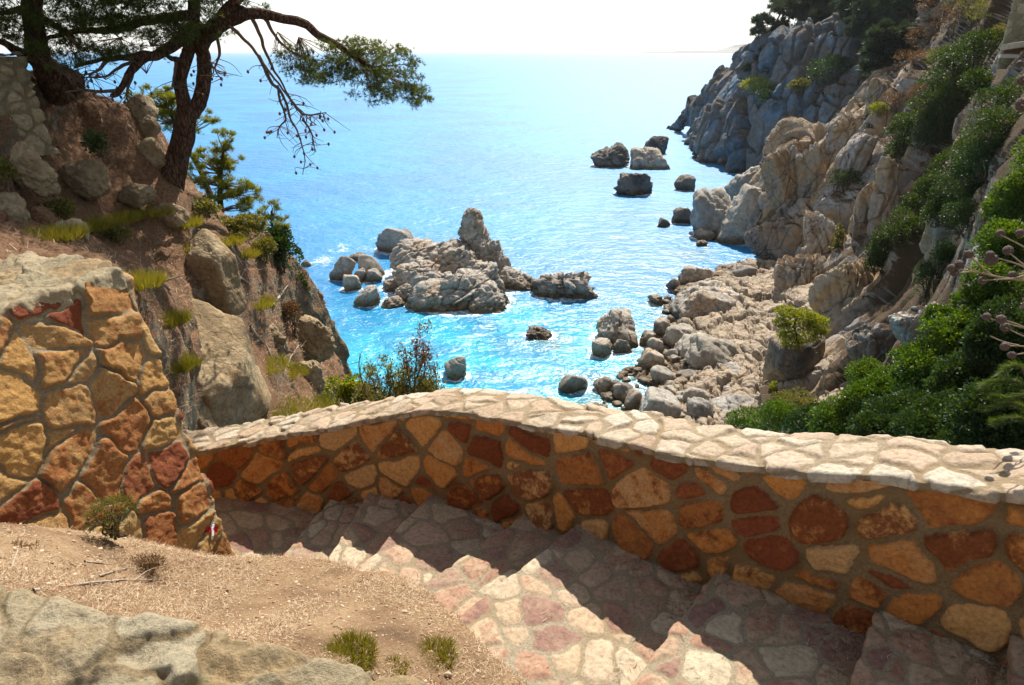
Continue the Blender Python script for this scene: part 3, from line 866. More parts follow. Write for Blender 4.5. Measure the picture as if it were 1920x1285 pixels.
# cliff and slope on the right
crow = [
 [(1425, 395, 67), (1434, 372, 67), (1452, 330, 68), (1482, 290, 69), (1512, 258, 70), (1560, 266, 71), (1600, 250, 72), (1640, 180, 73), (1690, 138, 74), (1750, 70, 74), (1810, 0, 70), (1900, -80, 60), (2100, -150, 50)],
 [(1415, 430, 65.8), (1424, 415, 66), (1446, 370, 66.5), (1480, 340, 66.5), (1516, 325, 66), (1565, 322, 65), (1610, 310, 63), (1655, 275, 61), (1710, 240, 58), (1770, 180, 54), (1840, 110, 48), (1920, 40, 41), (2100, -20, 33)],
 [(1408, 455, 65.2), (1416, 448, 65), (1440, 425, 64.5), (1478, 405, 63.5), (1520, 395, 61.5), (1572, 390, 58), (1622, 392, 54), (1670, 380, 50), (1725, 350, 45), (1785, 300, 39), (1850, 240, 33), (1930, 170, 27), (2100, 120, 21)],
 [(1402, 480, 63.5), (1412, 480, 62.8), (1438, 482, 61), (1474, 480, 58), (1517, 476, 54), (1570, 478, 49), (1625, 484, 44), (1680, 484, 39), (1735, 462, 33), (1795, 420, 27), (1860, 370, 22), (1940, 320, 18), (2100, 280, 14)],
 [(1420, 505, 58), (1430, 515, 57), (1452, 535, 54), (1480, 555, 51), (1515, 566, 47), (1562, 576, 41), (1612, 585, 36), (1670, 585, 31), (1730, 572, 26), (1800, 540, 21), (1870, 500, 17), (1950, 470, 14), (2100, 440, 11)],
 [(1440, 548, 51), (1448, 570, 49.5), (1462, 600, 46), (1482, 625, 43), (1510, 645, 39), (1552, 655, 34), (1602, 664, 29), (1660, 664, 25), (1725, 652, 20), (1800, 632, 16), (1880, 612, 13), (1960, 600, 11), (2100, 590, 9)],
 [(1450, 600, 45.0), (1455, 625, 43), (1468, 662, 40), (1490, 700, 36), (1518, 732, 32), (1552, 745, 27), (1602, 764, 23), (1660, 774, 19), (1730, 792, 15), (1800, 802, 12), (1880, 830, 9.5), (1960, 850, 8), (2100, 880, 6.3)],
 [(1440, 660, 39.5), (1436, 690, 37), (1436, 730, 34), (1440, 770, 30.5), (1444, 810, 26.5), (1460, 835, 22.5), (1490, 850, 19), (1545, 868, 15.8), (1625, 895, 12.4), (1722, 925, 10), (1832, 952, 8), (1945, 985, 6.4), (2100, 1020, 5.2)],
]
rows = [[P(*c) for c in r] for r in crow]
rows = [[p + np.array((3, 16, -6)) for p in rows[0]], [p + np.array((1.2, 5, -0.2)) for p in rows[0]]] + rows
def cliff_disp(p):
    sc = np.clip((p[:, 1] - 8) / 45, 0.10, 1.0)
    return sc * (rockdisp(p, 6.0, 3.0, 62, (1.4, 1.0, 0.36), 0.22, 0.5, 0.45) + rockdisp(p, 1.9, 0.6, 66, (1.3, 1, 0.5), 0.3, 0.7, 0.35)) + np.clip(sc, 0.25, 1) * (0.8 * fbm(p * 0.2, 3, 61) + 0.30 * fbm(p * 1.1, 5, 68))
def cliff_soil(V):
    x, y, _ = proj(V)
    return np.clip((x - np.interp(y, [0, 200, 400, 600, 800], [1690, 1660, 1660, 1600, 1470])) / 70, 0, 1) * 0.6 + 0.25 * fbm(V * 0.35, 3, 4)
sheet("cliff", rows, 560, 560, M["cliff"], cliff_disp, cliff_soil)

# pale rock shelf at the foot of the cliff
def srow(l): return [PZ(x, y, SEA + h) for x, y, h in l]
rows = [srow([(1300, 500, -0.6), (1340, 500, -0.3), (1390, 490, 0.2), (1440, 490, 0.8), (1500, 490, 1.6), (1570, 490, 2.6)]),
        srow([(1275, 522, -0.5), (1325, 520, 0.3), (1385, 515, 0.8), (1440, 515, 1.2), (1500, 520, 2.0), (1570, 520, 3.0)]),
        srow([(1248, 548, -0.5), (1290, 540, 1.0), (1350, 545, 1.5), (1440, 550, 1.5), (1500, 550, 2.5), (1570, 560, 3.2)]),
        srow([(1248, 590, -0.4), (1300, 585, 0.9), (1370, 592, 1.3), (1440, 605, 1.6), (1520, 615, 2.5), (1580, 620, 3.2)]),
        srow([(1238, 640, -0.3), (1285, 645, 0.6), (1370, 655, 1.3), (1440, 660, 1.7), (1530, 680, 3.0), (1590, 690, 3.6)]),
        srow([(1185, 700, -0.4), (1255, 705, 0.5), (1350, 715, 1.2), (1430, 718, 1.6), (1530, 735, 3.0), (1600, 750, 4.0)]),
        srow([(1130, 765, -0.5), (1230, 765, 0.4), (1330, 780, 1.1), (1420, 790, 1.7), (1540, 800, 3.5), (1620, 810, 4.8)]),
        srow([(1080, 850, -0.4), (1200, 850, 0.6), (1330, 860, 1.3), (1450, 860, 2.5), (1560, 870, 5.0), (1660, 880, 6.5)])]
def shelf_disp(p):
    return 0.25 * fbm(p * 0.35, 3, 71) + rockdisp(p, 2.2, 0.55, 72, (1, 0.8, 1), 0.35, 0.5, 0.4) + rockdisp(p, 0.75, 0.20, 76, (1.3, 0.8, 1), 0.35, 0.7) + 0.08 * fbm(p * 1.6, 4, 78)
sheet("rock_shelf", rows, 420, 380, M["shelf"], shelf_disp)

TV = np.concatenate(TERRAIN + [bank_V])
TPX, TPY, TD = proj(TV)
def ground(px, py, r=9):
    """the terrain point the photo shows at that pixel"""
    k = np.where((np.abs(TPX - px) < r) & (np.abs(TPY - py) < r) & (TD > 0.3))[0]
    if len(k) == 0:
        if r > 100: return P(px, py, 20)
        return ground(px, py, r * 1.8)
    near = k[TD[k] < TD[k].min() * 1.06 + 0.15]
    return TV[near[np.argmin((TPX[near] - px) ** 2 + (TPY[near] - py) ** 2)]].copy()
# ------------------------------------------------------------------ rocks
_ICO = {}
def ico(sub):
    if sub not in _ICO:
        bm = bmesh.new()
        bmesh.ops.create_icosphere(bm, subdivisions=sub, radius=1.0)
        v = np.array([x.co[:] for x in bm.verts])
        f = np.array([[w.index for w in x.verts] for x in bm.faces])
        bm.free()
        v /= np.linalg.norm(v, axis=1, keepdims=True)
        _ICO[sub] = (v, f)
    return _ICO[sub]

def blob(mb, c, size, seed, sub=4, planes=13, sharp=9, rotz=0.0, tilt=0.0, lean=0.0, cell=0.55, amp=0.13, fine=0.03, aniso=(0.8, 1, 1.5), crot=0.5, crack=0.5, fcell=0.22, taper=0.0, strata=None):
    """a rounded polyhedron with joints and a rough skin; size = half extents"""
    rng = np.random.default_rng(seed)
    v, f = ico(sub)
    if isinstance(planes, int):
        n = rand_dirs(planes, rng)
        n = np.concatenate((n, np.eye(3), -np.eye(3)))
        h = np.concatenate((rng.uniform(0.70, 0.98, planes), np.full(6, 1.02)))
    else:                                                  # the faces of one particular stone: normal and distance
        a = np.array(planes, float)
        n, h = a[:, :3] / np.linalg.norm(a[:, :3], axis=1, keepdims=True), a[:, 3]
    dt = np.clip(v @ n.T, 0, None) / h
    r = (dt ** sharp).sum(1) ** (-1.0 / sharp)
    p = v * r[:, None]
    p[:, :2] *= (1 - taper * p[:, 2:])
    p = p * np.asarray(size)
    for ang, (a, b) in ((tilt, (0, 2)), (lean, (1, 2)), (rotz, (0, 1))):
        if ang:
            cs, sn = math.cos(ang), math.sin(ang)
            pa, pb = p[:, a] * cs - p[:, b] * sn, p[:, a] * sn + p[:, b] * cs
            p[:, a], p[:, b] = pa, pb
    s = float(np.mean(size))
    nr = p / (np.linalg.norm(p, axis=1, keepdims=True) + 1e-9)
    q = p + seed * 3.7
    d = rockdisp(q, cell * s, amp * s, seed + 1, aniso, 0.3, crack, crot) + fine * s * 3.2 * fbm(q / s * 1.3, 4, seed + 2)
    if sub >= 5:
        d = d + rockdisp(q, fcell * s, amp * 0.3 * s, seed + 3, aniso, 0.3, 0.7, crot) + fine * s * 0.7 * fbm(q / s * 9, 3, seed + 4)
    if strata is not None:                                 # parallel joints: spacing, depth, normal
        sp_, sa, sn = strata
        sn = np.asarray(sn, float) / np.linalg.norm(sn)
        k = q @ sn / sp_ + 0.55 * fbm(q * 0.45 / sp_ * 0.6, 3, seed + 7)
        fl = np.floor(k)
        e = np.minimum(k - fl, 1 - (k - fl))
        on = np.clip(0.55 + 1.5 * fbm(q / sp_ * 0.35 + 3, 2, seed + 8), 0, 1)
        d = d + on * (sa * 0.9 * (frac(np.sin(fl * 12.9898 + seed) * 43758.5453) - 0.5) - sa * np.exp(-(e / 0.13) ** 2))
    p = p + nr * d[:, None]
    mb.add(p + np.asarray(c), None, f)

SEA_ROCKS = []                                             # footprints: x, y, radius x, radius y
def sea_rock(box, label, mat="searock", group=None, cat="rock", depth=0.8, name="sea_rock", sub=4, sink=0.0, **kw):
    x0, y0, x1, y1 = box
    b = PZ((x0 + x1) / 2, y1)
    w = (x1 - x0) / F * proj(b)[2][0]
    ry = w * 0.5 * depth
    D = b[1] + ry * 0.75
    top = P((x0 + x1) / 2, y0, D)[2]
    h = max(top - SEA, 0.15 * w)
    c = np.array((b[0] * D / b[1], D, SEA + h * (0.32 - sink)))
    SEA_ROCKS.append((c[0], c[1], w * 0.5, ry))
    kw.setdefault('taper', 0.22)
    if sub >= 5: kw.setdefault('strata', (0.32 * w ** 0.5, 0.05 * w ** 0.6, (0.5, -0.2, 0.8)))
    kw.setdefault('planes', 10)
    kw.setdefault('sharp', 11)
    kw.setdefault('tilt', (int(x0 * 13 + y1 * 7) % 100 - 50) / 90)
    mb = MB()
    blob(mb, c, (w * 0.5, ry, h * 0.70), int(x0 * 7 + y0), sub, **kw)
    o = mb.build(name, M[mat], None, origin=(c[0], c[1], SEA))
    return tag(o, label, cat, group)

def islet():
    parts = [  # px, py, D, half extents, tilt, sub, seed
        (862, 552, 50.5, (4.0, 3.2, 2.5), 0.15, 6, 11), (800, 520, 53, (3.1, 3.0, 1.9), -0.1, 6, 12), (775, 478, 57, (3.0, 2.6, 1.5), 0.25, 5, 13), (850, 500, 54.5, (3.4, 2.8, 2.3), 0.1, 6, 14),
        (896, 470, 56.0, (1.75, 1.7, 2.3), 0.1, 5, 15), (884, 434, 56.3, (1.4, 1.3, 1.9), -0.1, 5, 16), (886, 406, 56.4, (0.95, 0.9, 1.1), -0.1, 5, 17),
        (922, 474, 56, (1.15, 1.05, 1.15), -0.1, 5, 19), (946, 498, 55, (0.75, 0.8, 1.1), 0.05, 4, 20), (960, 525, 54, (1.5, 1.3, 1.0), -0.1, 5, 21), (985, 522, 54.5, (1.0, 0.9, 0.75), -0.1, 4, 22),
        (760, 545, 50.8, (1.5, 1.2, 0.9), 0.1, 5, 23), (812, 562, 48.8, (1.5, 1.1, 1.15), 0.2, 5, 24), (918, 568, 49.0, (1.6, 1.2, 1.0), -0.2, 5, 25), (752, 525, 53.5, (1.7, 1.2, 0.8), 0, 4, 26), (735, 560, 49.5, (0.9, 0.8, 0.5), 0, 4, 27), (905, 530, 52.5, (2.2, 1.8, 2.0), -0.2, 5, 28)]
    mb = MB()
    for x, y, D, s, tl, sub, sd in parts:
        c = P(x, y, D)
        if s[2] < 1.0: c[2] = max(min(c[2], SEA + s[2] * 0.5), SEA)
        blob(mb, c, s, sd * 37, sub, planes=16, tilt=tl, sharp=6, cell=0.40, amp=0.13, crack=0.95, aniso=(0.6, 1, 1.9), crot=-0.5, fcell=0.16, taper=0.38, fine=0.04, strata=(0.5, 0.13, (0.45, -0.25, 0.86)))
        if s[2] > 0.7 and y > 470: SEA_ROCKS.append((c[0], c[1], s[0] * 1.05, s[1] * 1.05))
    base = PZ(860, 560)
    tag(mb.build("rock_islet", M["searock"], None, origin=base), "large pale cracked rock islet with a pointed pinnacle, standing in the middle of the cove", "rock islet")
islet()

sea_rock((704, 413, 784, 476), "smooth rounded grey boulder leaning against the back left of the islet", "greyrock", cat="boulder", name="boulder", sub=5, tilt=0.55, amp=0.08, cell=0.9, sink=0.12)
G1 = "small boulders off the left end of the islet"
sea_rock((624, 478, 662, 527), "upright brown boulder, outermost of the cluster left of the islet", "searock", G1, "boulder", name="boulder", amp=0.1)
sea_rock((668, 476, 713, 518), "largest pale rounded boulder in the cluster left of the islet", "greyrock", G1, "boulder", name="boulder", amp=0.07, tilt=0.4)
sea_rock((641, 517, 677, 546), "squat brown boulder at the front of the cluster left of the islet", "searock", G1, "boulder", name="boulder", amp=0.08)
sea_rock((663, 502, 689, 529), "small brown boulder wedged between larger ones left of the islet", "searock", G1, "boulder", name="boulder", amp=0.08)
sea_rock((684, 504, 713, 529), "small dark rounded boulder at the right side of the cluster left of the islet", "greyrock", G1, "boulder", name="boulder", amp=0.08)
sea_rock((656, 473, 690, 490), "low flat brown rock behind the boulder cluster left of the islet", "searock", G1, "boulder", name="boulder", amp=0.1)
sea_rock((675, 533, 714, 575), "dark brown upright boulder alone at the front left foot of the islet", "searock", cat="boulder", name="boulder", amp=0.12)
sea_rock((998, 505, 1108, 562), "low jagged brown reef just right of the islet", "searock", cat="reef", name="reef", sub=5, amp=0.28, cell=0.35, crack=0.8, tilt=-0.15, sharp=6)
sea_rock((565, 487, 584, 501), "little orange brown rock awash in foam beside the left hillside", "searock", cat="rock", amp=0.1)
sea_rock((984, 616, 1038, 634), "flat dark reef barely breaking the surface in front of the islet", "searock", cat="reef", name="reef", amp=0.3, cell=0.35, sub=5)
sea_rock((832, 668, 881, 711), "split olive grey boulder standing alone in turquoise water behind the parapet", "greyrock", cat="boulder", name="boulder", sub=5, amp=0.08, cell=1.1, crack=1.2, tilt=-0.5)
sea_rock((1056, 702, 1103, 734), "flat pointed wedge of rock in the shallows beside the beach boulders", "greyrock", cat="rock", amp=0.05, sharp=16, planes=6, tilt=-0.5)
sea_rock((1106, 278, 1185, 315), "long low jagged dark rock, leftmost of the rocks far out in the sea", "darkrock", "rocks out in the open sea", sub=5, amp=0.28, cell=0.4)
sea_rock((1180, 274, 1250, 317), "rounded brownish rock in the middle of the far sea rocks", "searock", "rocks out in the open sea", sub=5, amp=0.15)
sea_rock((1208, 251, 1251, 290), "dark blue grey slab, farthest out of the sea rocks", "darkrock", "rocks out in the open sea", sub=5, amp=0.1, tilt=-0.4)
sea_rock((1153, 325, 1224, 366), "dark ridged rock alone in front of the far sea rocks", "darkrock", "rocks out in the open sea", sub=5, amp=0.2, cell=0.4)
sea_rock((1263, 329, 1302, 358), "small brown rock between the ridged dark rock and the cliff boulders", "darkrock", "rocks out in the open sea", amp=0.15)
sea_rock((1257, 390, 1297, 420), "dark knobbly rock in the sun glitter left of the cliff boulders", "darkrock", "rocks out in the open sea", amp=0.2)
sea_rock((1234, 410, 1258, 426), "smallest low rock in the sun glitter left of the cliff boulders", "darkrock", "rocks out in the open sea", amp=0.15)
sea_rock((1290, 212, 1348, 280), "big dark rounded rock at the very tip of the headland", "darkrock", name="boulder", cat="boulder", sub=5, amp=0.15, tilt=0.5)
G2 = "large boulders at the foot of the cliff"
sea_rock((1370, 313, 1446, 400), "grey boulder at the back of the three big ones by the cliff foot", "greyrock", G2, "boulder", name="boulder", sub=5, amp=0.16, cell=0.6, sink=-0.2)
sea_rock((1298, 356, 1382, 445), "left of the two big pale boulders side by side at the cliff foot", "greyrock", G2, "boulder", name="boulder", sub=5, amp=0.14, tilt=0.2)
sea_rock((1356, 356, 1442, 458), "right of the two big pale boulders side by side at the cliff foot", "greyrock", G2, "boulder", name="boulder", sub=5, amp=0.12, tilt=-0.3)
sea_rock((1294, 432, 1345, 450), "low shelf of brown rock awash below the big pale boulders", "searock", cat="reef", name="reef", amp=0.25, cell=0.35)
sea_rock((1303, 450, 1325, 461), "tiny rock awash below the low brown shelf by the big boulders", "searock", cat="rock", amp=0.2)
G3 = "boulders along the stony shore"
shore = [((1109, 581, 1189, 646), "big barnacled round boulder, farthest left on the stony shore", "searock", 5, 0.16), ((1107, 636, 1150, 671), "dark rounded boulder just in front of the big barnacled one", "searock", 4, 0.1),
         ((1149, 636, 1180, 664), "small dark knobbly boulder right of the rounded one below the barnacled boulder", "searock", 4, 0.15), ((1268, 499, 1328, 537), "striped round boulder on the seaward top corner of the rock shelf", "searock", 5, 0.14),
         ((1247, 521, 1278, 546), "dark lump of rock left of the striped round boulder", "searock", 4, 0.1), ((1328, 510, 1362, 532), "dark boulder right of the striped one, under the cliff", "searock", 4, 0.1), ((1362, 498, 1412, 532), "broken grey boulder against the cliff at the back of the shelf", "greyrock", 4, 0.18),
         ((1216, 552, 1246, 572), "lone brown rock in the water left of the rock shelf", "searock", 4, 0.2), ((1262, 530, 1392, 606), "huge brown cracked outcrop on the seaward edge of the rock shelf", "searock", 5, 0.16),
         ((1218, 600, 1258, 634), "dark angular boulder at the waterline below the brown outcrop", "searock", 4, 0.13), ((1246, 592, 1266, 608), "small dark stone beside the dark angular waterline boulder", "searock", 3, 0.1), ((1198, 624, 1228, 650), "dark boulder in the shallow channel right of the barnacled boulder", "searock", 4, 0.12),
         ((1212, 640, 1248, 668), "brown oval boulder above the long dark one on the shore", "searock", 4, 0.08), ((1196, 660, 1242, 698), "long dark rounded boulder by the water, left of the pale angular one", "searock", 4, 0.06), ((1238, 655, 1272, 684), "rounded boulder between the long dark one and the smooth slabs", "greyrock", 4, 0.08),
         ((1222, 684, 1266, 730), "pale angular boulder with a flat sunlit face at the centre of the shore", "greyrock", 4, 0.06), ((1262, 694, 1312, 722), "pale flat boulder right of the angular one", "greyrock", 4, 0.08),
         ((1118, 710, 1150, 738), "dark brown boulder at the lower waterline, beside the pointed wedge", "searock", 4, 0.1), ((1146, 718, 1192, 752), "brown boulder right of the dark one at the lower waterline", "searock", 4, 0.08), ((1168, 735, 1204, 768), "orange brown angular boulder below the lower waterline boulders", "searock", 4, 0.08),
         ((1186, 742, 1268, 800), "largest smooth pale boulder, half hidden behind the parapet coping", "greyrock", 5, 0.08), ((1260, 726, 1318, 776), "pale ridged boulder above the one hidden by the coping", "greyrock", 5, 0.12), ((1282, 758, 1346, 812), "cracked pale boulder next to the flat slab, above the parapet", "greyrock", 5, 0.14),
         ((1330, 742, 1420, 806), "big flat pale slab with an overhanging edge near the green bushes", "greyrock", 5, 0.07), ((1240, 716, 1270, 742), "small rounded boulder under the pale angular one", "greyrock", 4, 0.08), ((1292, 712, 1324, 734), "small pale boulder tucked behind the ridged boulder", "greyrock", 4, 0.1),
         ((1276, 634, 1392, 706), "broad smooth whale backed slab of pale rock in the rock shelf", "greyrock", 5, 0.10), ((1302, 690, 1400, 738), "smooth layered pale slab below the whale backed one", "greyrock", 5, 0.10), ((1240, 616, 1300, 660), "smooth grey slab left of the whale backed slab", "greyrock", 5, 0.10)]
for b, lab, mt, sub, am in shore:
    sea_rock(b, lab, mt, G3, "boulder", name="boulder", sub=sub, amp=am, depth=1.0, sink=-0.05)
rng = np.random.default_rng(5)
for k in range(230):                                       # the loose stones between them
    t = rng.uniform()
    y = 570 + 235 * t
    xl = np.interp(y, [560, 600, 650, 700, 750, 810], [1240, 1205, 1165, 1120, 1105, 1100])
    x = xl + abs(rng.normal()) * np.interp(y, [560, 700, 810], [22, 75, 110])
    s = rng.uniform(7, 20) * (0.7 + 0.5 * t)
    g = ground(x, y)
    g[2] = max(g[2], SEA)
    mb = MB()
    sz = s / F * proj(g)[2][0] * 0.5
    blob(mb, g + (0, 0, sz * 0.25), (sz * rng.uniform(0.9, 1.4), sz, sz * rng.uniform(0.55, 0.9)), 900 + k, 3, amp=0.1, rotz=rng.uniform(0, 3))
    tag(mb.build("beach_stone", M["searock" if rng.uniform() < 0.6 else "greyrock"], None, origin=g), "small loose rounded stone among the shore boulders", "stone", "loose stones on the stony shore")

def land_rock(box, label, mat="boulder", D=None, depth=0.7, sub=5, name="boulder", group=None, push=0.35, hit=None, **kw):
    x0, y0, x1, y1 = box
    cx, cy = (x0 + x1) / 2, (y0 + y1) / 2
    if D is None: D = ground(*(hit or (cx, y0 + 0.8 * (y1 - y0))))[1]
    px = proj(P(cx, cy, D))[2][0] / F
    w, h = (x1 - x0) * px * 0.5, (y1 - y0) * px * 0.5 * 1.06
    c = P(cx, cy, D + push * w * depth)
    mb = MB()
    blob(mb, c, (w, w * depth, h), int(x0 * 5 + y0 * 3 + 11), sub, **kw)
    return tag(mb.build(name, M[mat], None, origin=c - (0, 0, h)), label, "boulder", group)
G4 = "boulders on the pine hillside"
land_rock((292, 548, 468, 850), "biggest hillside boulder, a tilted slab with pale sunlit top beside the ochre wall", D=8.1, sub=6, sharp=16, planes=[(0.30, -0.30, 0.90, 0.36), (-0.15, -1, -0.22, 0.62), (0.9, -0.45, -0.2, 0.80), (-1, -0.1, 0.1, 0.84), (-0.75, -0.45, -0.5, 0.62), (0, 1, 0.2, 0.9), (0.3, 0, -1, 1), (1, 0.4, 0.3, 0.9)], cell=1.3, amp=0.05, crack=0.25, fcell=0.4, group=G4, depth=1.5)
land_rock((350, 452, 440, 592), "upright block boulder with a rounded top, above the biggest slab boulder", D=9.6, sub=6, sharp=14, planes=[(0.12, -0.35, 0.95, 0.88), (-0.1, -1, 0.0, 0.8), (1, -0.15, 0.15, 0.86), (-1, -0.2, 0.05, 0.84), (0, 1, 0, 0.9), (0, 0, -1, 1), (-0.5, -0.2, 0.8, 1.0), (0.6, 0, 0.75, 0.98)], cell=1.3, amp=0.05, crack=0.3, group=G4)
land_rock((325, 725, 402, 850), "low boulder squeezed between the ochre wall and the biggest slab boulder", D=7.6, sub=5, sharp=12, cell=1.0, amp=0.07, group=G4, tilt=0.3)
land_rock((280, 590, 345, 735), "narrow shadowed rock in the gap between the ochre wall and the biggest slab boulder", D=7.3, sub=5, sharp=12, amp=0.1, group=G4, tilt=0.3)
land_rock((214, 186, 292, 250), "topmost flat rock of the stack behind the big pine trunk", D=11.1, sub=5, sharp=12, amp=0.1, group=G4, tilt=0.4)
land_rock((222, 222, 268, 300), "rounded orange block in the rock stack left of the big pine trunk", D=10.7, sub=5, sharp=10, amp=0.08, group=G4)
land_rock((255, 212, 302, 270), "rounded block right of the orange one in the stack by the pine trunk", D=10.9, sub=5, sharp=10, amp=0.08, group=G4, tilt=-0.3)
land_rock((246, 262, 312, 322), "orange base rock under the stack beside the big pine trunk", D=10.6, sub=5, sharp=12, amp=0.14, group=G4)
land_rock((18, 272, 98, 372), "pale weathered outcrop in the shaded slope below the old wall", D=8.2, sub=5, amp=0.18, group=G4, tilt=0.4)
land_rock((-40, 360, 60, 470), "rough grey outcrop at the left edge, above the ochre wall", D=7.4, sub=5, amp=0.16, group=G4)
land_rock((118, 300, 205, 378), "dark shaded boulder half buried in the middle of the slope", D=9.2, sub=5, amp=0.12, group=G4, tilt=0.2)
land_rock((225, 340, 285, 385), "small pale boulder downhill from the big pine's foot", D=9.7, sub=5, amp=0.12, group=G4, tilt=-0.5)
land_rock((284, 372, 345, 440), "grey stone in the grass below the big pine's foot", D=9.9, sub=5, amp=0.15, group=G4)
land_rock((105, 410, 170, 470), "pale stone in the grass above the ochre wall's coping", D=7.6, sub=5, amp=0.15, group=G4)
land_rock((560, 590, 628, 690), "blocky brown crag at the hillside's seaward edge", D=13.2, sub=5, amp=0.2, cell=0.5, group=G4)
land_rock((548, 668, 622, 800), "dark hollowed crag at the hillside's lower corner by the parapet", D=12.4, sub=5, amp=0.22, cell=0.5, group=G4)
land_rock((470, 600, 545, 690), "low weathered outcrop on the slope among dead twigs", D=11.4, sub=5, amp=0.2, group=G4)
G5 = "slabs and blocks standing out of the right cliff"
for b, D, lab, kw in [((1498, 250, 1560, 480), 62.5, "tall pale pillar at the seaward end of the right cliff", dict(tilt=0.25, sharp=14)), ((1440, 285, 1512, 480), 63.5, "wide grey buttress left of the tall pale pillar", dict(tilt=0.35, sharp=12)),
                      ((1405, 400, 1490, 520), 61.0, "rounded blue grey buttress at the waterline of the cliff", dict(tilt=0.4)), ((1535, 255, 1610, 440), 60.0, "smooth pale slab face right of the tall pillar", dict(tilt=-0.15, sharp=14)), ((1590, 335, 1645, 560), 49.0, "orange pillar with a dark crack in the middle of the cliff", dict(tilt=0.1, sharp=14)),
                      ((1630, 290, 1690, 500), 47.0, "long orange slab right of the cracked orange pillar", dict(tilt=0.18, sharp=14)), ((1620, 150, 1690, 260), 66.0, "white blocky crag at the top of the cliff crest", dict(tilt=0.2)), ((1555, 215, 1640, 290), 67.0, "rubbly grey crag below the white crest", dict(tilt=0.2)),
                      ((1450, 480, 1560, 600), 47.5, "bulging tan buttress above the rock shelf", dict(tilt=0.2)), ((1500, 400, 1580, 500), 53.5, "knobbly tan crag in the middle of the cliff foot", dict()), ((1540, 470, 1680, 680), 36.0, "dark leaning crag with orange underside above the small tree", dict(tilt=0.5)),
                      ((1590, 600, 1700, 720), 26.0, "tan rock rib running down behind the green bushes", dict(tilt=0.7)), ((1690, 560, 1800, 660), 20.5, "pale rounded rock rib among the green bushes", dict(tilt=0.6)), ((1822, 386, 1868, 470), 19.5, "pale knob of rock under the top right bushes", dict())]:
    land_rock(b, lab, "cliff", D, 0.8, 6, "cliff_block", G5, cell=0.8, amp=0.15, crack=0.7, aniso=(1.8, 1, 0.4), crot=0.25, fcell=0.26, fine=0.02, strata=(1.1 * D / 60, 0.30 * D / 60, (0.85, -0.3, 0.3)), **kw)
land_rock((1444, 638, 1550, 742), "big square boulder with a dark stained face under the small bright tree", "stained", 31.5, 0.7, 6, "boulder", None, sharp=14, planes=5, cell=1.0, amp=0.08, crack=0.5)

# ------------------------------------------------------------------ plants
def ellipsoid(n, rng, shell=0.5):
    d = rand_dirs(n, rng)
    r = rng.uniform(0, 1, (n, 1)) ** (1 / 3.0)
    return d * (shell + (1 - shell) * r)

def bush(base, w, h, label, cat="bush", mat="leaf", n=2500, leaf=0.06, group=None, name="bush", lobes=7, dry=False, depth=0.8, flat=0.0, seed=None, aspect=0.72, stems=6, droop=0.0):
    rng = np.random.default_rng(int(abs(base[0] * 91 + base[1] * 37 + w * 977)) + (seed or 0))
    root = thing(name, base, label, cat, group)
    mb = MB()
    R = np.array((w * 0.5, w * 0.5 * depth, h * 0.5))
    cs = ellipsoid(lobes, rng, 0.25) * R * 0.62 + np.array(base) + (0, 0, h * 0.5)
    rs = rng.uniform(0.38, 0.62, lobes)
    per = rng.multinomial(n, rs ** 2 / (rs ** 2).sum())
    for c, r, m in zip(cs, rs, per):
        d = rand_dirs(m, rng)
        d[:, 2] = np.where(rng.uniform(size=m) < 0.65, np.abs(d[:, 2]), d[:, 2])
        lump = 0.84 + 0.36 * fbm(d * 2.8 + c * 3.3, 3, 91)
        rad = lump * (0.5 + 0.5 * rng.uniform(size=m) ** 0.3)
        keep = fbm(d * 3.4 + c * 7.1, 2, 95) > -0.4
        p = c + d * rad[:, None] * R * r * 1.25
        leaves(mb, p[keep], leaf, 0.35, aspect, rng, d[keep])
    mb.build("foliage", M[mat], root, smooth=False)
    sb = MB()
    for k in range(stems):
        c = cs[k % lobes] + rng.normal(size=3) * R * 0.1
        b = np.array(base) + rng.normal(size=3) * R * (0.15, 0.15, 0)
        mid = (b + c) / 2 + rng.normal(size=3) * R * 0.15
        tube(sb, smooth_path([b, mid, c], 7), np.linspace(0.022, 0.006, 7) * max(0.5, h), 5)
    sb.build("stem", M["twig"], root)
    return root

def bush_px(cx, cy, wp, hp, label, D=None, **kw):
    """a bush whose foliage covers wp x hp photo pixels about (cx,cy), rooted on the ground there"""
    if D is None: D = ground(cx, cy + hp * 0.3)[1]
    c = P(cx, cy, D)
    s = proj(c)[2][0] / F
    w, h = wp * s, hp * s
    kw.setdefault("leaf", max(0.045, 2.6 * s))
    return bush((c[0], c[1], c[2] - h * 0.5), w, h, label, **kw)

def grass(base, r, hgt, n, label, group="grass tufts", mat="grass", name="grass_tuft", spread=0.6, width=0.006):
    rng = np.random.default_rng(int(abs(base[0] * 91 + base[1] * 137)))
    th, rr = rng.uniform(0, 6.283, n), np.sqrt(rng.uniform(0, 1, n)) * r
    C = np.array(base) + np.stack((np.cos(th) * rr, np.sin(th) * rr, np.full(n, -0.01)), 1)
    d = np.stack((np.cos(th) * rr / r * 0.6, np.sin(th) * rr / r * 0.6, np.ones(n)), 1)
    mb = MB()
    needles(mb, C, d, 4, hgt, width, spread, rng)
    o = mb.build(name, M[mat], None, origin=base, smooth=False)
    return tag(o, label, "grass tuft", group)
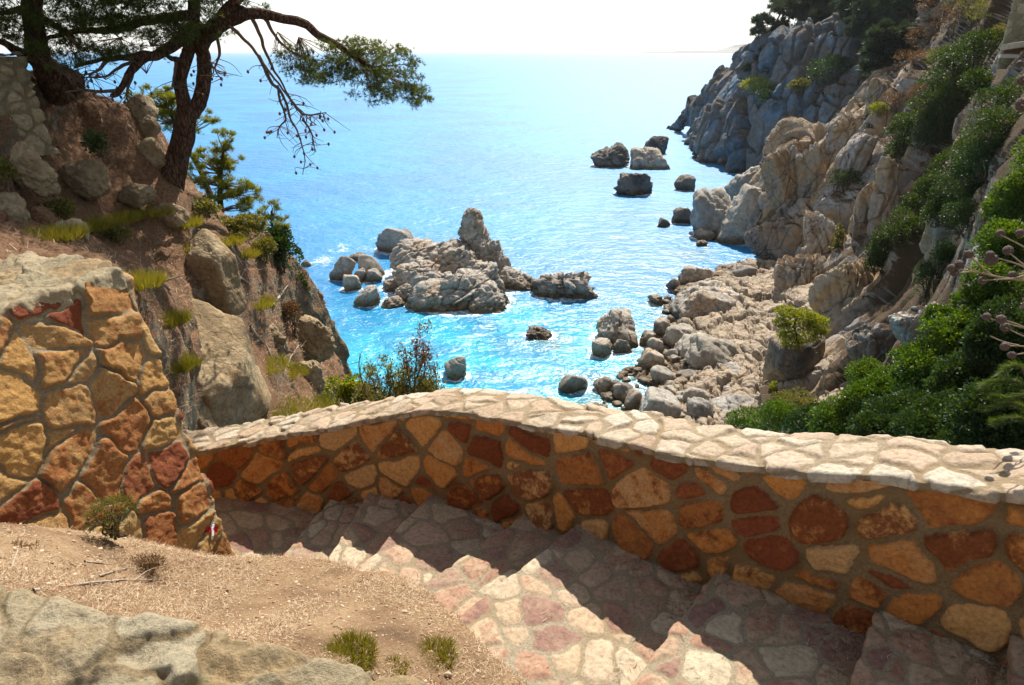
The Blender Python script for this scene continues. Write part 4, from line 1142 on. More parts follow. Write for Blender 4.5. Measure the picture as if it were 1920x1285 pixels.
# ------------------------------------------------------------------ the big leaning pine and its neighbour
def cluster(nb, tb, c, R, n, anchor=None, nl=0.062, sub=None, rng=RNG, width=0.0062, per=10, up=0.3, twr=0.006):
    """a spray of needle tufts filling the ellipsoid (c, R), carried by twigs from anchor"""
    c, R = np.asarray(c, float), np.asarray(R, float)
    m = sub or max(4, n // 22)
    S = c + ellipsoid(m, rng, 0.15) * R
    if anchor is not None:
        a = np.asarray(anchor, float)
        for s in S:
            mid = a * 0.45 + s * 0.55 + rng.normal(size=3) * R * 0.12
            tube(tb, smooth_path([a, mid, s], 6), np.linspace(twr, twr * 0.3, 6), 4)
    k = rng.integers(0, m, n)
    C = S[k] + rng.normal(size=(n, 3)) * R.mean() * np.array((0.15, 0.15, 0.09))
    out = C - c
    out = out / (np.linalg.norm(out, axis=1, keepdims=True) + 1e-6) * 0.6
    out[:, 2] += up
    needles(nb, C, out, per, nl, width, 0.75, rng)

def pth(l, n, wob=0.02, seed=0):
    return smooth_path([P(*x) for x in l], n, wob, seed)

def big_pine():
    base = P(322, 350, 10.8)
    root = thing("pine_tree", base, "big dark pine with a split leaning trunk, arching a long bough out over the sea", "pine tree")
    mb = MB()
    low = pth([(312, 372, 10.7), (322, 335, 10.75), (338, 280, 10.8), (348, 235, 10.8), (354, 205, 10.8)], 46, 0.03, 1)
    tube(mb, low, np.interp(np.linspace(0, 1, 46), [0, 0.12, 0.4, 1], [0.34, 0.215, 0.165, 0.145]), 26, 0.13, 3)
    tube(mb, pth([(352, 225, 10.8), (345, 190, 10.75), (340, 160, 10.7), (344, 125, 10.7), (355, 90, 10.75), (362, 40, 10.8), (368, -60, 10.9), (380, -200, 11)], 60, 0.03, 2), np.interp(np.linspace(0, 1, 60), [0, 0.3, 1], [0.11, 0.095, 0.075]), 20, 0.13, 5)
    tube(mb, pth([(354, 222, 10.85), (374, 185, 10.9), (385, 150, 10.95), (383, 115, 10.9), (376, 80, 10.8), (372, 50, 10.8)], 50, 0.03, 4), np.interp(np.linspace(0, 1, 50), [0, 0.3, 1], [0.115, 0.10, 0.10]), 20, 0.13, 7)
    mb.build("trunk", M["bark"], root)
    limbs = [([(376, 85, 10.8), (396, 62, 10.75), (425, 42, 10.6), (470, 27, 10.5), (520, 33, 10.4), (575, 50, 10.3), (622, 76, 10.2), (655, 104, 10.2), (700, 128, 10.2)], 0.105, 0.028, "long arching bough over the sea"),
             ([(385, 60, 10.75), (415, 30, 10.7), (440, 8, 10.6), (455, -8, 10.6), (520, -60, 10.5), (590, -130, 10.4)], 0.085, 0.05, None),
             ([(400, 55, 10.7), (430, 25, 10.6), (455, 18, 10.6), (480, 24, 10.5)], 0.05, 0.03, None),
             ([(346, 62, 10.7), (325, 85, 10.5), (305, 98, 10.3), (275, 108, 10.2), (250, 126, 10.1), (236, 146, 10.0), (222, 172, 10.0), (210, 180, 9.9)], 0.085, 0.03, "crooked bough reaching left and down"),
             ([(290, 103, 10.25), (250, 104, 10.0), (215, 109, 9.8), (180, 116, 9.7), (142, 126, 9.6)], 0.05, 0.018, None),
             ([(345, 112, 10.7), (330, 112, 10.5), (316, 108, 10.4), (308, 98, 10.3)], 0.04, 0.03, None),
             ([(358, 30, 10.8), (300, 36, 10.4), (250, 44, 10.1), (205, 54, 9.9), (150, 58, 9.7), (95, 74, 9.5)], 0.075, 0.025, None),
             ([(368, -40, 10.9), (300, -60, 10.3), (220, -70, 9.8), (120, -90, 9.4)], 0.08, 0.03, None),
             ([(374, -120, 10.9), (440, -170, 10.6), (520, -200, 10.3)], 0.06, 0.03, None)]
    for k, (l, r0, r1, lab) in enumerate(limbs):
        mb = MB()
        tube(mb, pth(l, 46, 0.045, 20 + k), np.linspace(r0, r1, 46), 11, 0.12, 30 + k)
        o = mb.build("limb", M["bark"], root)
        if lab: o["label"] = lab
    # bare drooping twigs with cones
    rng = np.random.default_rng(17)
    droop = [[(430, 48, 10.55), (462, 78, 10.5), (490, 112, 10.45), (512, 142, 10.4), (538, 178, 10.4), (562, 206, 10.4), (592, 236, 10.4)], [(470, 30, 10.5), (486, 62, 10.45), (500, 95, 10.45), (512, 130, 10.4), (530, 165, 10.4), (552, 200, 10.4), (572, 222, 10.4)],
             [(495, 34, 10.45), (512, 62, 10.4), (540, 90, 10.4), (575, 108, 10.35), (610, 116, 10.3)], [(485, 105, 10.45), (506, 148, 10.4), (528, 176, 10.4), (540, 205, 10.4), (560, 245, 10.35), (572, 290, 10.35), (570, 330, 10.35)],
             [(520, 160, 10.4), (535, 215, 10.4), (525, 240, 10.4), (516, 262, 10.4)], [(545, 188, 10.4), (570, 215, 10.4), (598, 214, 10.4), (612, 212, 10.4)], [(566, 225, 10.4), (580, 250, 10.4), (590, 285, 10.35)],
             [(405, 62, 10.7), (408, 100, 10.65), (404, 125, 10.65), (420, 150, 10.6)], [(250, 126, 10.1), (240, 170, 10.0), (236, 185, 10.0)], [(222, 165, 10.0), (190, 170, 9.9), (150, 168, 9.8), (120, 172, 9.7)], [(330, 108, 10.5), (326, 150, 10.5), (322, 170, 10.45)],
             [(275, 108, 10.2), (230, 122, 10.0), (185, 142, 9.9), (140, 150, 9.8)], [(205, 110, 9.8), (180, 135, 9.7), (150, 142, 9.6)], [(385, 100, 10.9), (398, 120, 10.8), (402, 135, 10.8)]]
    for k, l in enumerate(droop):
        mb = MB()
        p = pth(l, 40, 0.05, 60 + k)
        tube(mb, p, np.linspace(0.022 if k in (4, 5, 6) else 0.03, 0.005, 40), 6, 0.1)
        for j in range(14):
            i = rng.integers(14, 40)
            e = p[i] + rng.normal(size=3) * (0.16, 0.12, 0.08) + (0, 0, -0.12)
            q = smooth_path([p[i], (p[i] + e) / 2 + rng.normal(size=3) * 0.03, e], 6)
            tube(mb, q, np.linspace(0.006, 0.0025, 6), 4)
            if rng.uniform() < 0.45:
                v, f = ico(1)
                mb.add(e + v * (0.020, 0.020, 0.028), None, f)
        mb.build("hanging_twig", M["twig"], root)
    nb, tb = MB(), MB()
    for x, y, D, wx, wy, n, an in [(592, 128, 10.3, 62, 34, 560, (560, 70, 10.3)), (555, 112, 10.35, 40, 22, 220, (520, 60, 10.4)), (640, 112, 10.2, 48, 38, 480, (622, 76, 10.2)), (690, 128, 10.2, 60, 48, 800, (650, 100, 10.2)), (735, 142, 10.2, 52, 44, 700, (695, 125, 10.2)), (772, 172, 10.2, 36, 26, 330, (730, 145, 10.2)),
                                   (700, 160, 10.2, 66, 30, 380, (680, 120, 10.2)), (672, 88, 10.2, 26, 20, 150, (655, 100, 10.2)), (640, 150, 10.2, 50, 20, 150, (640, 110, 10.2)), (798, 190, 10.2, 18, 8, 60, (770, 175, 10.2)), (740, 100, 10.2, 26, 18, 120, (715, 125, 10.2))]:
        c = P(x, y, D); s = proj(c)[2][0] / F
        cluster(nb, tb, c, (wx * s, 0.45, wy * s), n, P(*an), rng=rng)
    for x, y, D, wx, wy, n in [(330, 30, 10.5, 80, 42, 900), (395, 22, 10.6, 42, 30, 330), (255, 20, 10.1, 75, 36, 700), (180, 15, 9.8, 75, 34, 600), (300, 68, 10.2, 60, 24, 420), (215, 78, 9.9, 70, 26, 380), (150, 82, 9.7, 60, 26, 300), (110, 45, 9.6, 60, 30, 380), (200, 45, 9.8, 60, 24, 260), (345, 75, 10.6, 28, 22, 170),
                               (255, 100, 10.0, 46, 16, 130), (180, 112, 9.7, 46, 14, 100), (470, 14, 10.5, 26, 9, 60), (428, 66, 10.6, 18, 10, 50)]:
        c = P(x, y, D); s = proj(c)[2][0] / F
        cluster(nb, tb, c, (wx * s, 0.5, wy * s), int(n * 1.05), c + rng.normal(size=3) * 0.15, rng=rng)
    for x, y, D, R, n in [(330, -90, 10.6, 1.1, 900), (200, -80, 9.8, 1.0, 800), (100, -110, 9.4, 0.9, 600), (420, -150, 10.7, 0.9, 600), (560, -170, 10.4, 0.9, 500), (280, -220, 10.4, 1.1, 800), (400, -260, 10.8, 1.0, 700), (160, -210, 9.7, 1.0, 700), (60, -180, 9.2, 0.9, 500), (330, -250, 12.4, 1.3, 800), (210, -215, 12.6, 1.4, 900), (90, -230, 12.2, 1.4, 900), (420, -310, 13, 1.3, 700), (270, -330, 13.2, 1.4, 800)]:
        c = P(x, y, D)
        cluster(nb, tb, c, (R, R * 0.9, R * 0.5), int(n * 2.2), c - (0, 0, R * 0.4), rng=rng)
    nb.build("crown", M["pine"], root, smooth=False)
    tb.build("twig", M["twig"], root)
big_pine()

def left_pine():
    base = P(95, 152, 9.9)
    root = thing("pine_tree", base, "second dark pine at the far left, rooted beside the old tan wall", "pine tree")
    mb = MB()
    tube(mb, pth([(120, 165, 10.1), (98, 142, 9.9), (78, 115, 9.7), (68, 85, 9.6), (63, 40, 9.5), (60, -20, 9.5), (52, -120, 9.5), (45, -260, 9.5)], 60, 0.03, 8), np.interp(np.linspace(0, 1, 60), [0, 0.12, 0.3, 1], [0.30, 0.20, 0.135, 0.09]), 18, 0.12, 9)
    mb.build("trunk", M["bark"], root)
    rng = np.random.default_rng(23)
    for k, l in enumerate([[(82, 118, 9.7), (50, 104, 9.5), (22, 90, 9.3), (0, 78, 9.2), (-60, 60, 9.0)], [(62, 30, 9.5), (90, 40, 9.4), (120, 62, 9.4), (150, 88, 9.4)], [(60, 10, 9.5), (20, 20, 9.3), (-40, 30, 9.1)], [(66, 80, 9.6), (80, 78, 9.5), (95, 66, 9.5)], [(54, -90, 9.5), (-20, -130, 9.2), (-120, -150, 9)]]):
        mb = MB()
        tube(mb, pth(l, 30, 0.04, 70 + k), np.linspace(0.085 if k == 0 else 0.045, 0.02, 30), 9, 0.1)
        mb.build("limb", M["bark"], root)
    nb, tb = MB(), MB()
    for x, y, D, wx, wy, n in [(25, 20, 9.3, 60, 34, 480), (-30, 40, 9.1, 60, 40, 400), (110, 20, 9.5, 55, 34, 420), (100, 85, 9.5, 46, 24, 240), (140, 100, 9.5, 40, 18, 150), (35, 60, 9.3, 40, 16, 130), (120, 118, 9.6, 40, 16, 120)]:
        c = P(x, y, D); s = proj(c)[2][0] / F
        cluster(nb, tb, c, (wx * s, 0.5, wy * s), int(n * 1.05), c + rng.normal(size=3) * 0.2, rng=rng)
    for x, y, D, R, n in [(0, -120, 9.3, 1.2, 900), (-140, -100, 9.0, 1.2, 800), (60, -240, 9.5, 1.2, 900), (-80, -220, 9.2, 1.2, 800), (-240, -60, 8.8, 1.1, 600), (-30, -250, 11.6, 1.4, 900), (-170, -210, 11.2, 1.4, 900), (40, -330, 12.4, 1.4, 900)]:
        c = P(x, y, D)
        cluster(nb, tb, c, (R, R, R * 0.5), int(n * 2.2), c - (0, 0, R * 0.4), rng=rng)
    nb.build("crown", M["pine"], root, smooth=False)
    tb.build("twig", M["twig"], root)
left_pine()

def young_pine(name, stem, clumps, label, mat, nl, width, per=10, r=0.06, wood="bark", group=None, seed=1, twr=0.012, nfac=1.0):
    """small pine: stem polyline in pixels, clumps = (x, y, D, half width px, half height px, tufts)"""
    rng = np.random.default_rng(seed)
    base = P(*stem[0])
    root = thing(name, base, label, "pine tree", group)
    mb = MB()
    p = pth(stem, 26, r * 0.4, seed)
    tube(mb, p, np.linspace(r, r * 0.3, 26), 8, 0.1)
    mb.build("trunk", M[wood], root)
    nb, tb = MB(), MB()
    for x, y, D, wx, wy, n in clumps:
        c = P(x, y, D); s = proj(c)[2][0] / F
        a = p[np.argmin(np.linalg.norm(p - (c - (0, 0, wy * s * 0.6)), axis=1))]
        cluster(nb, tb, c, (wx * s, wx * s * 0.8, wy * s), int(n * nfac), a, nl, rng=rng, width=width, per=per, up=0.5, twr=twr)
    nb.build("crown", M[mat], root, smooth=False)
    tb.build("limb", M["twig"], root)
    return root

young_pine("pine_tree", [(405, 400, 13.5), (380, 330, 13.8), (340, 260, 14), (310, 190, 14)], [(275, 195, 14, 36, 26, 330), (325, 200, 14, 40, 24, 380), (300, 225, 14, 44, 20, 300), (345, 235, 14, 36, 22, 240), (385, 222, 14, 22, 14, 120), (330, 180, 14, 24, 16, 150), (300, 170, 14.2, 26, 14, 120)],
           "yellow green young pine behind the big trunk, its tip showing on both sides", "pine_light", 0.085, 0.007, r=0.07, seed=3, nfac=1.3)
young_pine("pine_tree", [(415, 400, 13.0), (412, 360, 13.1), (415, 310, 13.2), (420, 265, 13.2)], [(420, 268, 13.2, 26, 20, 260), (400, 300, 13.2, 34, 22, 300), (430, 305, 13.2, 24, 16, 170), (385, 335, 13.1, 34, 20, 260), (440, 345, 13.1, 42, 20, 330), (410, 365, 13, 40, 18, 260), (470, 362, 13.1, 24, 16, 170), (455, 385, 13, 30, 14, 160), (372, 305, 13.2, 20, 24, 140)],
           "layered yellow green pine growing on the slope right of the big trunk", "pine_light", 0.085, 0.007, r=0.06, seed=4, nfac=1.3)
young_pine("pine_tree", [(520, 450, 14.0), (510, 420, 14.1), (508, 395, 14.1)], [(508, 398, 14.1, 26, 18, 250), (522, 425, 14, 26, 18, 240), (495, 418, 14, 18, 14, 130)], "little bright topped pine at the seaward end of the hillside", "pine_light", 0.08, 0.007, r=0.04, seed=6)

# ------------------------------------------------------------------ left hillside plants
G = "shrubs on the pine hillside"
bush_px(525, 470, 72, 90, "dark rounded shrub hanging over the sea at the hillside edge", D=13.7, mat="leaf_dark", n=6000, leaf=0.05, group=G, lobes=9)
bush_px(560, 545, 40, 80, "dark shrub clinging below the rounded one on the seaward edge", D=14.6, mat="leaf_dark", n=2200, leaf=0.05, group=G)
bush_px(440, 425, 110, 50, "low dark shrub under the layered pine", D=11.6, mat="leaf_olive", n=3600, leaf=0.05, group=G)
bush_px(385, 390, 60, 40, "small olive shrub right of the big pine's foot", D=10.8, mat="leaf_olive", n=900, leaf=0.05, group=G)
bush_px(185, 270, 60, 50, "mossy dark green mat on the shaded slope beside the old wall", D=9.7, mat="leaf_dark", n=900, leaf=0.04, group=G)
bush_px(5, 330, 50, 60, "dark green shrub at the left edge in the pine shade", D=7.8, mat="leaf_olive", n=900, leaf=0.04, group=G)
bush_px(495, 470, 60, 50, "olive shrub on the slope just inside the rounded dark one", D=12.6, mat="leaf_olive", n=2600, leaf=0.045, group=G)
bush_px(545, 600, 50, 70, "dry shrub on the seaward slope above the blocky crag", D=12.9, mat="leaf_dry", n=1600, leaf=0.045, group=G)
bush_px(120, 395, 90, 40, "dull olive mat across the shaded slope", D=8.4, mat="leaf_olive", n=1500, leaf=0.035, group=G)
bush_px(215, 440, 70, 36, "olive mat above the end of the ochre wall", D=8.7, mat="leaf_olive", n=1300, leaf=0.035, group=G)
for x, y, r, lab in [(278, 402, 0.24, "yellowish tuft in the middle of the slope"), (165, 430, 0.2, "tuft left of the middle one on the slope"), (355, 468, 0.2, "bright tuft on top of the upright block boulder"), (262, 528, 0.18, "tuft by the end of the ochre wall's coping"), (215, 415, 0.22, "dull tuft on the shaded slope"), (105, 445, 0.2, "tuft above the ochre wall"),
                     (485, 572, 0.2, "tuft below the dead twigs"), (500, 690, 0.26, "tuft on the lower slope near the crag"), (545, 700, 0.22, "tuft beside the dark crag"), (545, 770, 0.3, "tuft just above the parapet's left end"), (510, 788, 0.28, "lowest tuft above the parapet's left end"), (425, 455, 0.2, "thin tuft near the top of the slope"), (590, 760, 0.25, "tuft beneath the dark hollowed crag"), (455, 480, 0.2, "tuft by the grey stick on the slope"), (340, 425, 0.2, "tuft below the big pine's foot"), (60, 520, 0.15, "tuft behind the ochre wall's coping"), (315, 605, 0.16, "tuft between the ochre wall and the biggest slab boulder"), (335, 690, 0.15, "lower tuft beside the biggest slab boulder")]:
    g = ground(x, y)
    grass(g, r * 1.4, 0.16, 330, "green and yellow grass " + lab, width=0.007)
rng = np.random.default_rng(41)
def stick(l, r, label, mat="deadwood", name="dead_branch", cat="branch", fork=2, n=26, D=None, lift=0.02, group=None):
    pts = [ground(*q) if len(q) == 2 else P(*q) for q in l]
    pts = [p + (0, 0, lift) for p in pts]
    mb = MB()
    p = smooth_path(pts, n, r * 1.2, int(l[0][0]))
    tube(mb, p, np.linspace(r, r * 0.45, n), 7, 0.12)
    for k in range(fork):
        i = rng.integers(n // 3, n - 2)
        t = p[min(n - 1, i + 1)] - p[i]
        e = p[i] + t / (np.linalg.norm(t) + 1e-9) * r * 14 + rng.normal(size=3) * r * 7 + (0, 0, r * 5)
        tube(mb, smooth_path([p[i], (p[i] + e) / 2 + rng.normal(size=3) * r, e], 8), np.linspace(r * 0.5, r * 0.15, 8), 5)
    return tag(mb.build(name, M[mat], None, origin=pts[0]), label, cat, group)
stick([(424, 452), (436, 470), (448, 486), (456, 500)], 0.035, "thick grey dead branch beside the upright block boulder")
stick([(436, 514), (460, 530), (487, 552)], 0.022, "straight fallen stick lying on the hillside below the upright block boulder", fork=1)
stick([(512, 575), (522, 560), (530, 550), (544, 546)], 0.035, "pale crooked root curling up from the slope", fork=1)
stick([(468, 615), (482, 632), (500, 650), (508, 668)], 0.03, "grey forked dead branch on the lower slope", fork=3)
stick([(540, 690), (545, 672), (552, 660), (560, 650)], 0.02, "thin bleached twigs by the hollowed crag", fork=4)
stick([(276, 505), (300, 525), (318, 545)], 0.035, "weathered dead branch above the biggest slab boulder", fork=1)
stick([(575, 560), (585, 552), (592, 562)], 0.02, "curled dead twig at the seaward edge of the hillside", fork=2)

# needle litter: far too many to count
def litter(name, pts, length, width, mat, seed, flat=0.25):
    rng = np.random.default_rng(seed)
    m = len(pts)
    d = rand_dirs(m, rng); d[:, 2] = np.abs(d[:, 2]) * flat
    d /= np.linalg.norm(d, axis=1, keepdims=True)
    s = np.cross(d, (0, 0, 1.0)); s /= np.linalg.norm(s, axis=1, keepdims=True) + 1e-9
    L = length * rng.uniform(0.4, 1.2, (m, 1)); W = width * rng.uniform(0.6, 1.3, (m, 1))
    a = pts + (0, 0, 0.004)
    V = np.stack((a - s * W / 2, a + s * W / 2, a + d * L + s * W / 3, a + d * L - s * W / 3), 1).reshape(-1, 3)
    mb = MB()
    mb.add(V, np.arange(len(V)).reshape(-1, 4), None, rnd=np.repeat(rng.uniform(0, 1, m), 4))
    o = mb.build(name, M[mat], None, smooth=False)
    return tag(o, kind="stuff")
n = 130000
x, y = rng.uniform(-3.5, 0.6, n), rng.uniform(1.3, 4.9, n)
dens = fbm(np.column_stack((x, y, x * 0)) * 1.4, 3, 5)
keep = dens > rng.uniform(-0.25, 0.45, n)
x, y = x[keep], y[keep]
tag(litter("needle_litter", np.column_stack((x, y, bank_z(x, y))), 0.038, 0.0024, "litter", 9), "fallen pine needles strewn over the dirt bank", "litter")
n = 16000
x, y = rng.uniform(-3.5, 0.6, n), rng.uniform(1.3, 4.9, n)
z = bank_z(x, y)
v, f = ico(1)
s = rng.gamma(1.3, 0.0026, n) + 0.0018
s[:260] = rng.uniform(0.007, 0.017, 260)
V = (np.column_stack((x, y, z))[:, None] + v[None] * s[:, None, None] * rng.uniform(0.5, 1.3, (n, 1, 3))).reshape(-1, 3)
mb = MB()
mb.add(V, None, (f[None] + (np.arange(n) * len(v))[:, None, None]).reshape(-1, 3), rnd=np.repeat(rng.uniform(0, 1, n), len(v)))
tag(mb.build("gravel", M["pebble"], None), "fine grit and gravel scattered on the dirt bank", "gravel", kind="stuff")
hv = TERRAIN[0]
hx, hy, hd = proj(hv)
k = np.where((hx > -100) & (hx < 640) & (hy > 120) & (hy < 830))[0]
pts = hv[rng.choice(k, 45000)] + rng.normal(size=(45000, 3)) * (0.03, 0.03, 0.008)
keep = fbm(pts * 1.1, 3, 8) > rng.uniform(-0.45, 0.5, len(pts))
tag(litter("hillside_litter", pts[keep], 0.085, 0.006, "litter", 19, 0.4), "reddish brown pine needles lying over the hillside", "litter")

# needles blown into the corners of the steps
pts = []
for Gs in STEP_TOPS:
    nv, nu, _ = Gs.shape
    m = 900
    iv = np.where(rng.uniform(size=m) < 0.6, nv - 1 - np.abs(rng.normal(size=m)) * nv * 0.10, rng.uniform(0, nv - 1, m))
    iu = np.where(rng.uniform(size=m) < 0.45, np.abs(rng.normal(size=m)) * nu * 0.08 + nu * 0.05, rng.uniform(0, nu - 1, m))
    pts.append(Gs[np.clip(iv, 0, nv - 1).astype(int), np.clip(iu, 0, nu - 1).astype(int)])
tag(litter("step_litter", np.concatenate(pts), 0.04, 0.003, "litter", 29), "dry pine needles caught in the corners of the steps", "litter")

# foreground tufts on the bank
for x, y, r, h, n, lab in [(655, 1232, 0.13, 0.075, 420, "low yellow green tuft at the front of the dirt bank, left of the others"), (820, 1228, 0.10, 0.075, 220, "sparse tuft at the middle front edge of the dirt bank"), (925, 1215, 0.13, 0.09, 420, "yellow tuft on the corner of the dirt bank above the steps"), (955, 1240, 0.10, 0.07, 260, "small tuft in front of the yellow corner tuft"), (1130, 1280, 0.13, 0.07, 380, "green tuft at the bottom edge, on the steps beside the bank"), (740, 1252, 0.06, 0.05, 60, "tiny dry tuft between the front tufts of the dirt bank")]:
    g = ground(x, y)
    grass(g, r, h, n, lab, "tufts along the dirt bank", width=0.004, spread=0.7)
    o = None
bush_px(205, 972, 110, 80, "small wiry half dry bush at the foot of the ochre wall", D=3.75, cat="bush", mat="leaf_olive", n=1500, leaf=0.028, aspect=0.22, stems=14)
bush_px(275, 1052, 100, 40, "matted dry purplish scrub on the dirt below the ochre wall", D=3.55, mat="leaf_dry", n=1500, leaf=0.03, aspect=0.12, stems=10)
bush_px(35, 1040, 80, 60, "tangle of dry twigs at the left edge of the dirt bank", D=3.1, mat="leaf_dry", n=500, leaf=0.035, aspect=0.12, stems=22)
stick([(65, 1113), (140, 1100), (215, 1092), (290, 1088)], 0.009, "long bleached white stick lying across the dirt bank", fork=2, lift=0.012)
stick([(160, 1055), (185, 1057), (208, 1060)], 0.007, "short bleached twig above the long white stick", fork=1, lift=0.01)
stick([(185, 1082), (215, 1074), (240, 1066)], 0.006, "thin pale twig just above the long white stick", fork=1, lift=0.01)
stick([(22, 1065), (30, 1035), (40, 1010), (50, 990)], 0.006, "upright dry twig leaning on the ochre wall's foot", fork=3, lift=0.0)
land_rock((12, 545, 66, 580), "loose flat grey stone lying on the ochre wall's coping", "greyrock", 4.75, 0.9, 4, "stone", None, amp=0.08, sharp=14)

# shrubs behind the parapet
def sprig_shrub(base, stems, label, mat, leaf, n, name="shrub", group=None, seed=0):
    rng = np.random.default_rng(seed)
    root = thing(name, base, label, "shrub", group)
    fb = MB()
    for l in stems:
        sb = MB()
        p = pth(l, 20, 0.02, int(l[-1][0]))
        tube(sb, p, np.linspace(0.012, 0.004, 20), 5)
        for j in range(7):
            i = rng.integers(7, 20)
            e = p[i] + rng.normal(size=3) * 0.05 + (0, 0, 0.09)
            tube(sb, smooth_path([p[i], (p[i] + e) / 2 + rng.normal(size=3) * 0.01, e], 5), np.linspace(0.005, 0.002, 5), 4)
            C = e + rng.normal(size=(n, 3)) * (0.035, 0.035, 0.04)
            leaves(fb, C, leaf, 0.9, 0.34, rng)
        sb.build("stem", M["twig"], root)
    fb.build("foliage", M[mat], root, smooth=False)
    return root
stems = []
r2 = np.random.default_rng(4)
for tx, ty in [(690, 715), (705, 700), (720, 735), (735, 705), (748, 690), (752, 720), (765, 735), (780, 715), (790, 730), (806, 720), (815, 715), (828, 712), (700, 740), (740, 740), (680, 730), (770, 700), (815, 745), (726, 690), (758, 745), (795, 748)]:
    stems.append([(750 + r2.normal() * 25, 850, 6.6), ((tx + 750) / 2, (ty + 850) / 2 + 6, 6.7), (tx, ty, 6.7 + r2.normal() * 0.15)])
sprig_shrub(P(750, 850, 6.6), stems, "sparse olive shrub with upright leafy stems behind the parapet's highest point", "leaf_olive", 0.048, 60, seed=5)
sprig_shrub(P(782, 850, 6.7), [[(772, 850, 6.7), (774, 760, 6.75), (778, 690, 6.8), (780, 650, 6.8), (778, 632, 6.8)], [(775, 740, 6.75), (765, 690, 6.75), (762, 655, 6.75)], [(776, 720, 6.75), (790, 690, 6.75), (797, 665, 6.8)], [(776, 735, 6.75), (795, 700, 6.75), (796, 680, 6.75)]], "taller reddish tipped shoot rising above the olive shrub", "leaf_dry", 0.042, 40, seed=6)
sprig_shrub(P(690, 850, 6.7), [[(690, 850, 6.7), (684, 740, 6.7), (674, 690, 6.7), (676, 668, 6.7)], [(700, 850, 6.7), (705, 740, 6.7), (688, 690, 6.7)], [(815, 850, 6.6), (818, 720, 6.6), (816, 700, 6.6)]], "leafless thin twigs beside the olive shrub", "leaf_dry", 0.02, 1, name="bare_shrub", seed=7)
bush_px(650, 735, 70, 100, "yellow green bush behind the parapet below the hillside crag", D=9.0, mat="leaf_yellow", n=2600, leaf=0.045)
bush_px(690, 755, 60, 60, "small olive bush right of the yellow green one behind the parapet", D=8.0, mat="leaf_olive", n=1300, leaf=0.04)

# ------------------------------------------------------------------ right slope: green bushes, ivy bands, dry scrub
G = "bright green bushes behind the parapet"
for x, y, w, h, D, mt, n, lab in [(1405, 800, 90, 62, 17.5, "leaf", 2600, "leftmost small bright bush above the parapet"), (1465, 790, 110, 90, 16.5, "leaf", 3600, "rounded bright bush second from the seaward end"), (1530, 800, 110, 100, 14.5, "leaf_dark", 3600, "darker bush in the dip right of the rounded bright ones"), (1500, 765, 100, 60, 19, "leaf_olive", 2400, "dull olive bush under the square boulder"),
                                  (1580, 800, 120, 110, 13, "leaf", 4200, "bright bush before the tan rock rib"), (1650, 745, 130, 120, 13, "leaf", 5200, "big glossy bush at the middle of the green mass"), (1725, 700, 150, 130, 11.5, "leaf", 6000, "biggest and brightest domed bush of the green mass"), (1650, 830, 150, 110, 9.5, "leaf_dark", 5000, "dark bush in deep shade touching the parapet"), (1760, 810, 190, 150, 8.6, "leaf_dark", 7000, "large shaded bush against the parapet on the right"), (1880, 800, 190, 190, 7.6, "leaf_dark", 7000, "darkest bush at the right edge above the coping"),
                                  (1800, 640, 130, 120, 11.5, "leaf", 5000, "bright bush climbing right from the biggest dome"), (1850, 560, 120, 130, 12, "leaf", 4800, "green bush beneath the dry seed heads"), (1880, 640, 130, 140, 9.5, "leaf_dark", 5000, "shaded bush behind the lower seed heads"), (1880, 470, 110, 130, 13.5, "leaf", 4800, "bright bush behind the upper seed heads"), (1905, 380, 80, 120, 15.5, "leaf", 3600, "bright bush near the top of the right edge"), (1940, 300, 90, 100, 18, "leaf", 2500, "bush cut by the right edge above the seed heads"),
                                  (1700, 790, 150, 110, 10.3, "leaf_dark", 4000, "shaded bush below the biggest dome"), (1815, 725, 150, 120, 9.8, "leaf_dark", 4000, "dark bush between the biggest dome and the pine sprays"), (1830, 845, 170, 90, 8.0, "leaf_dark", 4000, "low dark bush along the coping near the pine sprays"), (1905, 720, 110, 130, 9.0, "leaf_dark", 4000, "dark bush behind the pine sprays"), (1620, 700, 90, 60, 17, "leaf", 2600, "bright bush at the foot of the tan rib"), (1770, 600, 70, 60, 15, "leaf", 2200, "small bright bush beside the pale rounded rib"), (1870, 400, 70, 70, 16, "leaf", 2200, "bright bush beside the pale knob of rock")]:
    bush_px(x, y, w, h, lab, D=D, mat=mt, n=int(n * 3.2), group=G, lobes=14, leaf=max(0.05, 3.3 * D / F))  # leaf_dark puts the shade low in the green mass into the leaf colour
G = "ivy clumps on the cliff ledges"
band = [(1845, 95, 90, 60), (1800, 130, 80, 70), (1765, 175, 70, 70), (1735, 215, 70, 60), (1705, 255, 60, 60), (1690, 290, 50, 50), (1770, 230, 60, 60), (1735, 265, 50, 50), (1800, 180, 70, 50), (1850, 160, 60, 50),
        (1890, 190, 80, 70), (1860, 240, 70, 60), (1825, 285, 70, 60), (1790, 325, 70, 60), (1755, 360, 60, 60), (1720, 395, 60, 50), (1690, 430, 60, 60), (1665, 460, 50, 50), (1820, 330, 60, 50), (1850, 300, 70, 60), (1700, 465, 50, 40), (1760, 400, 50, 50), (1640, 490, 40, 40), (1755, 520, 50, 90), (1770, 480, 40, 60), (1792, 375, 70, 60), (1812, 415, 60, 60)]
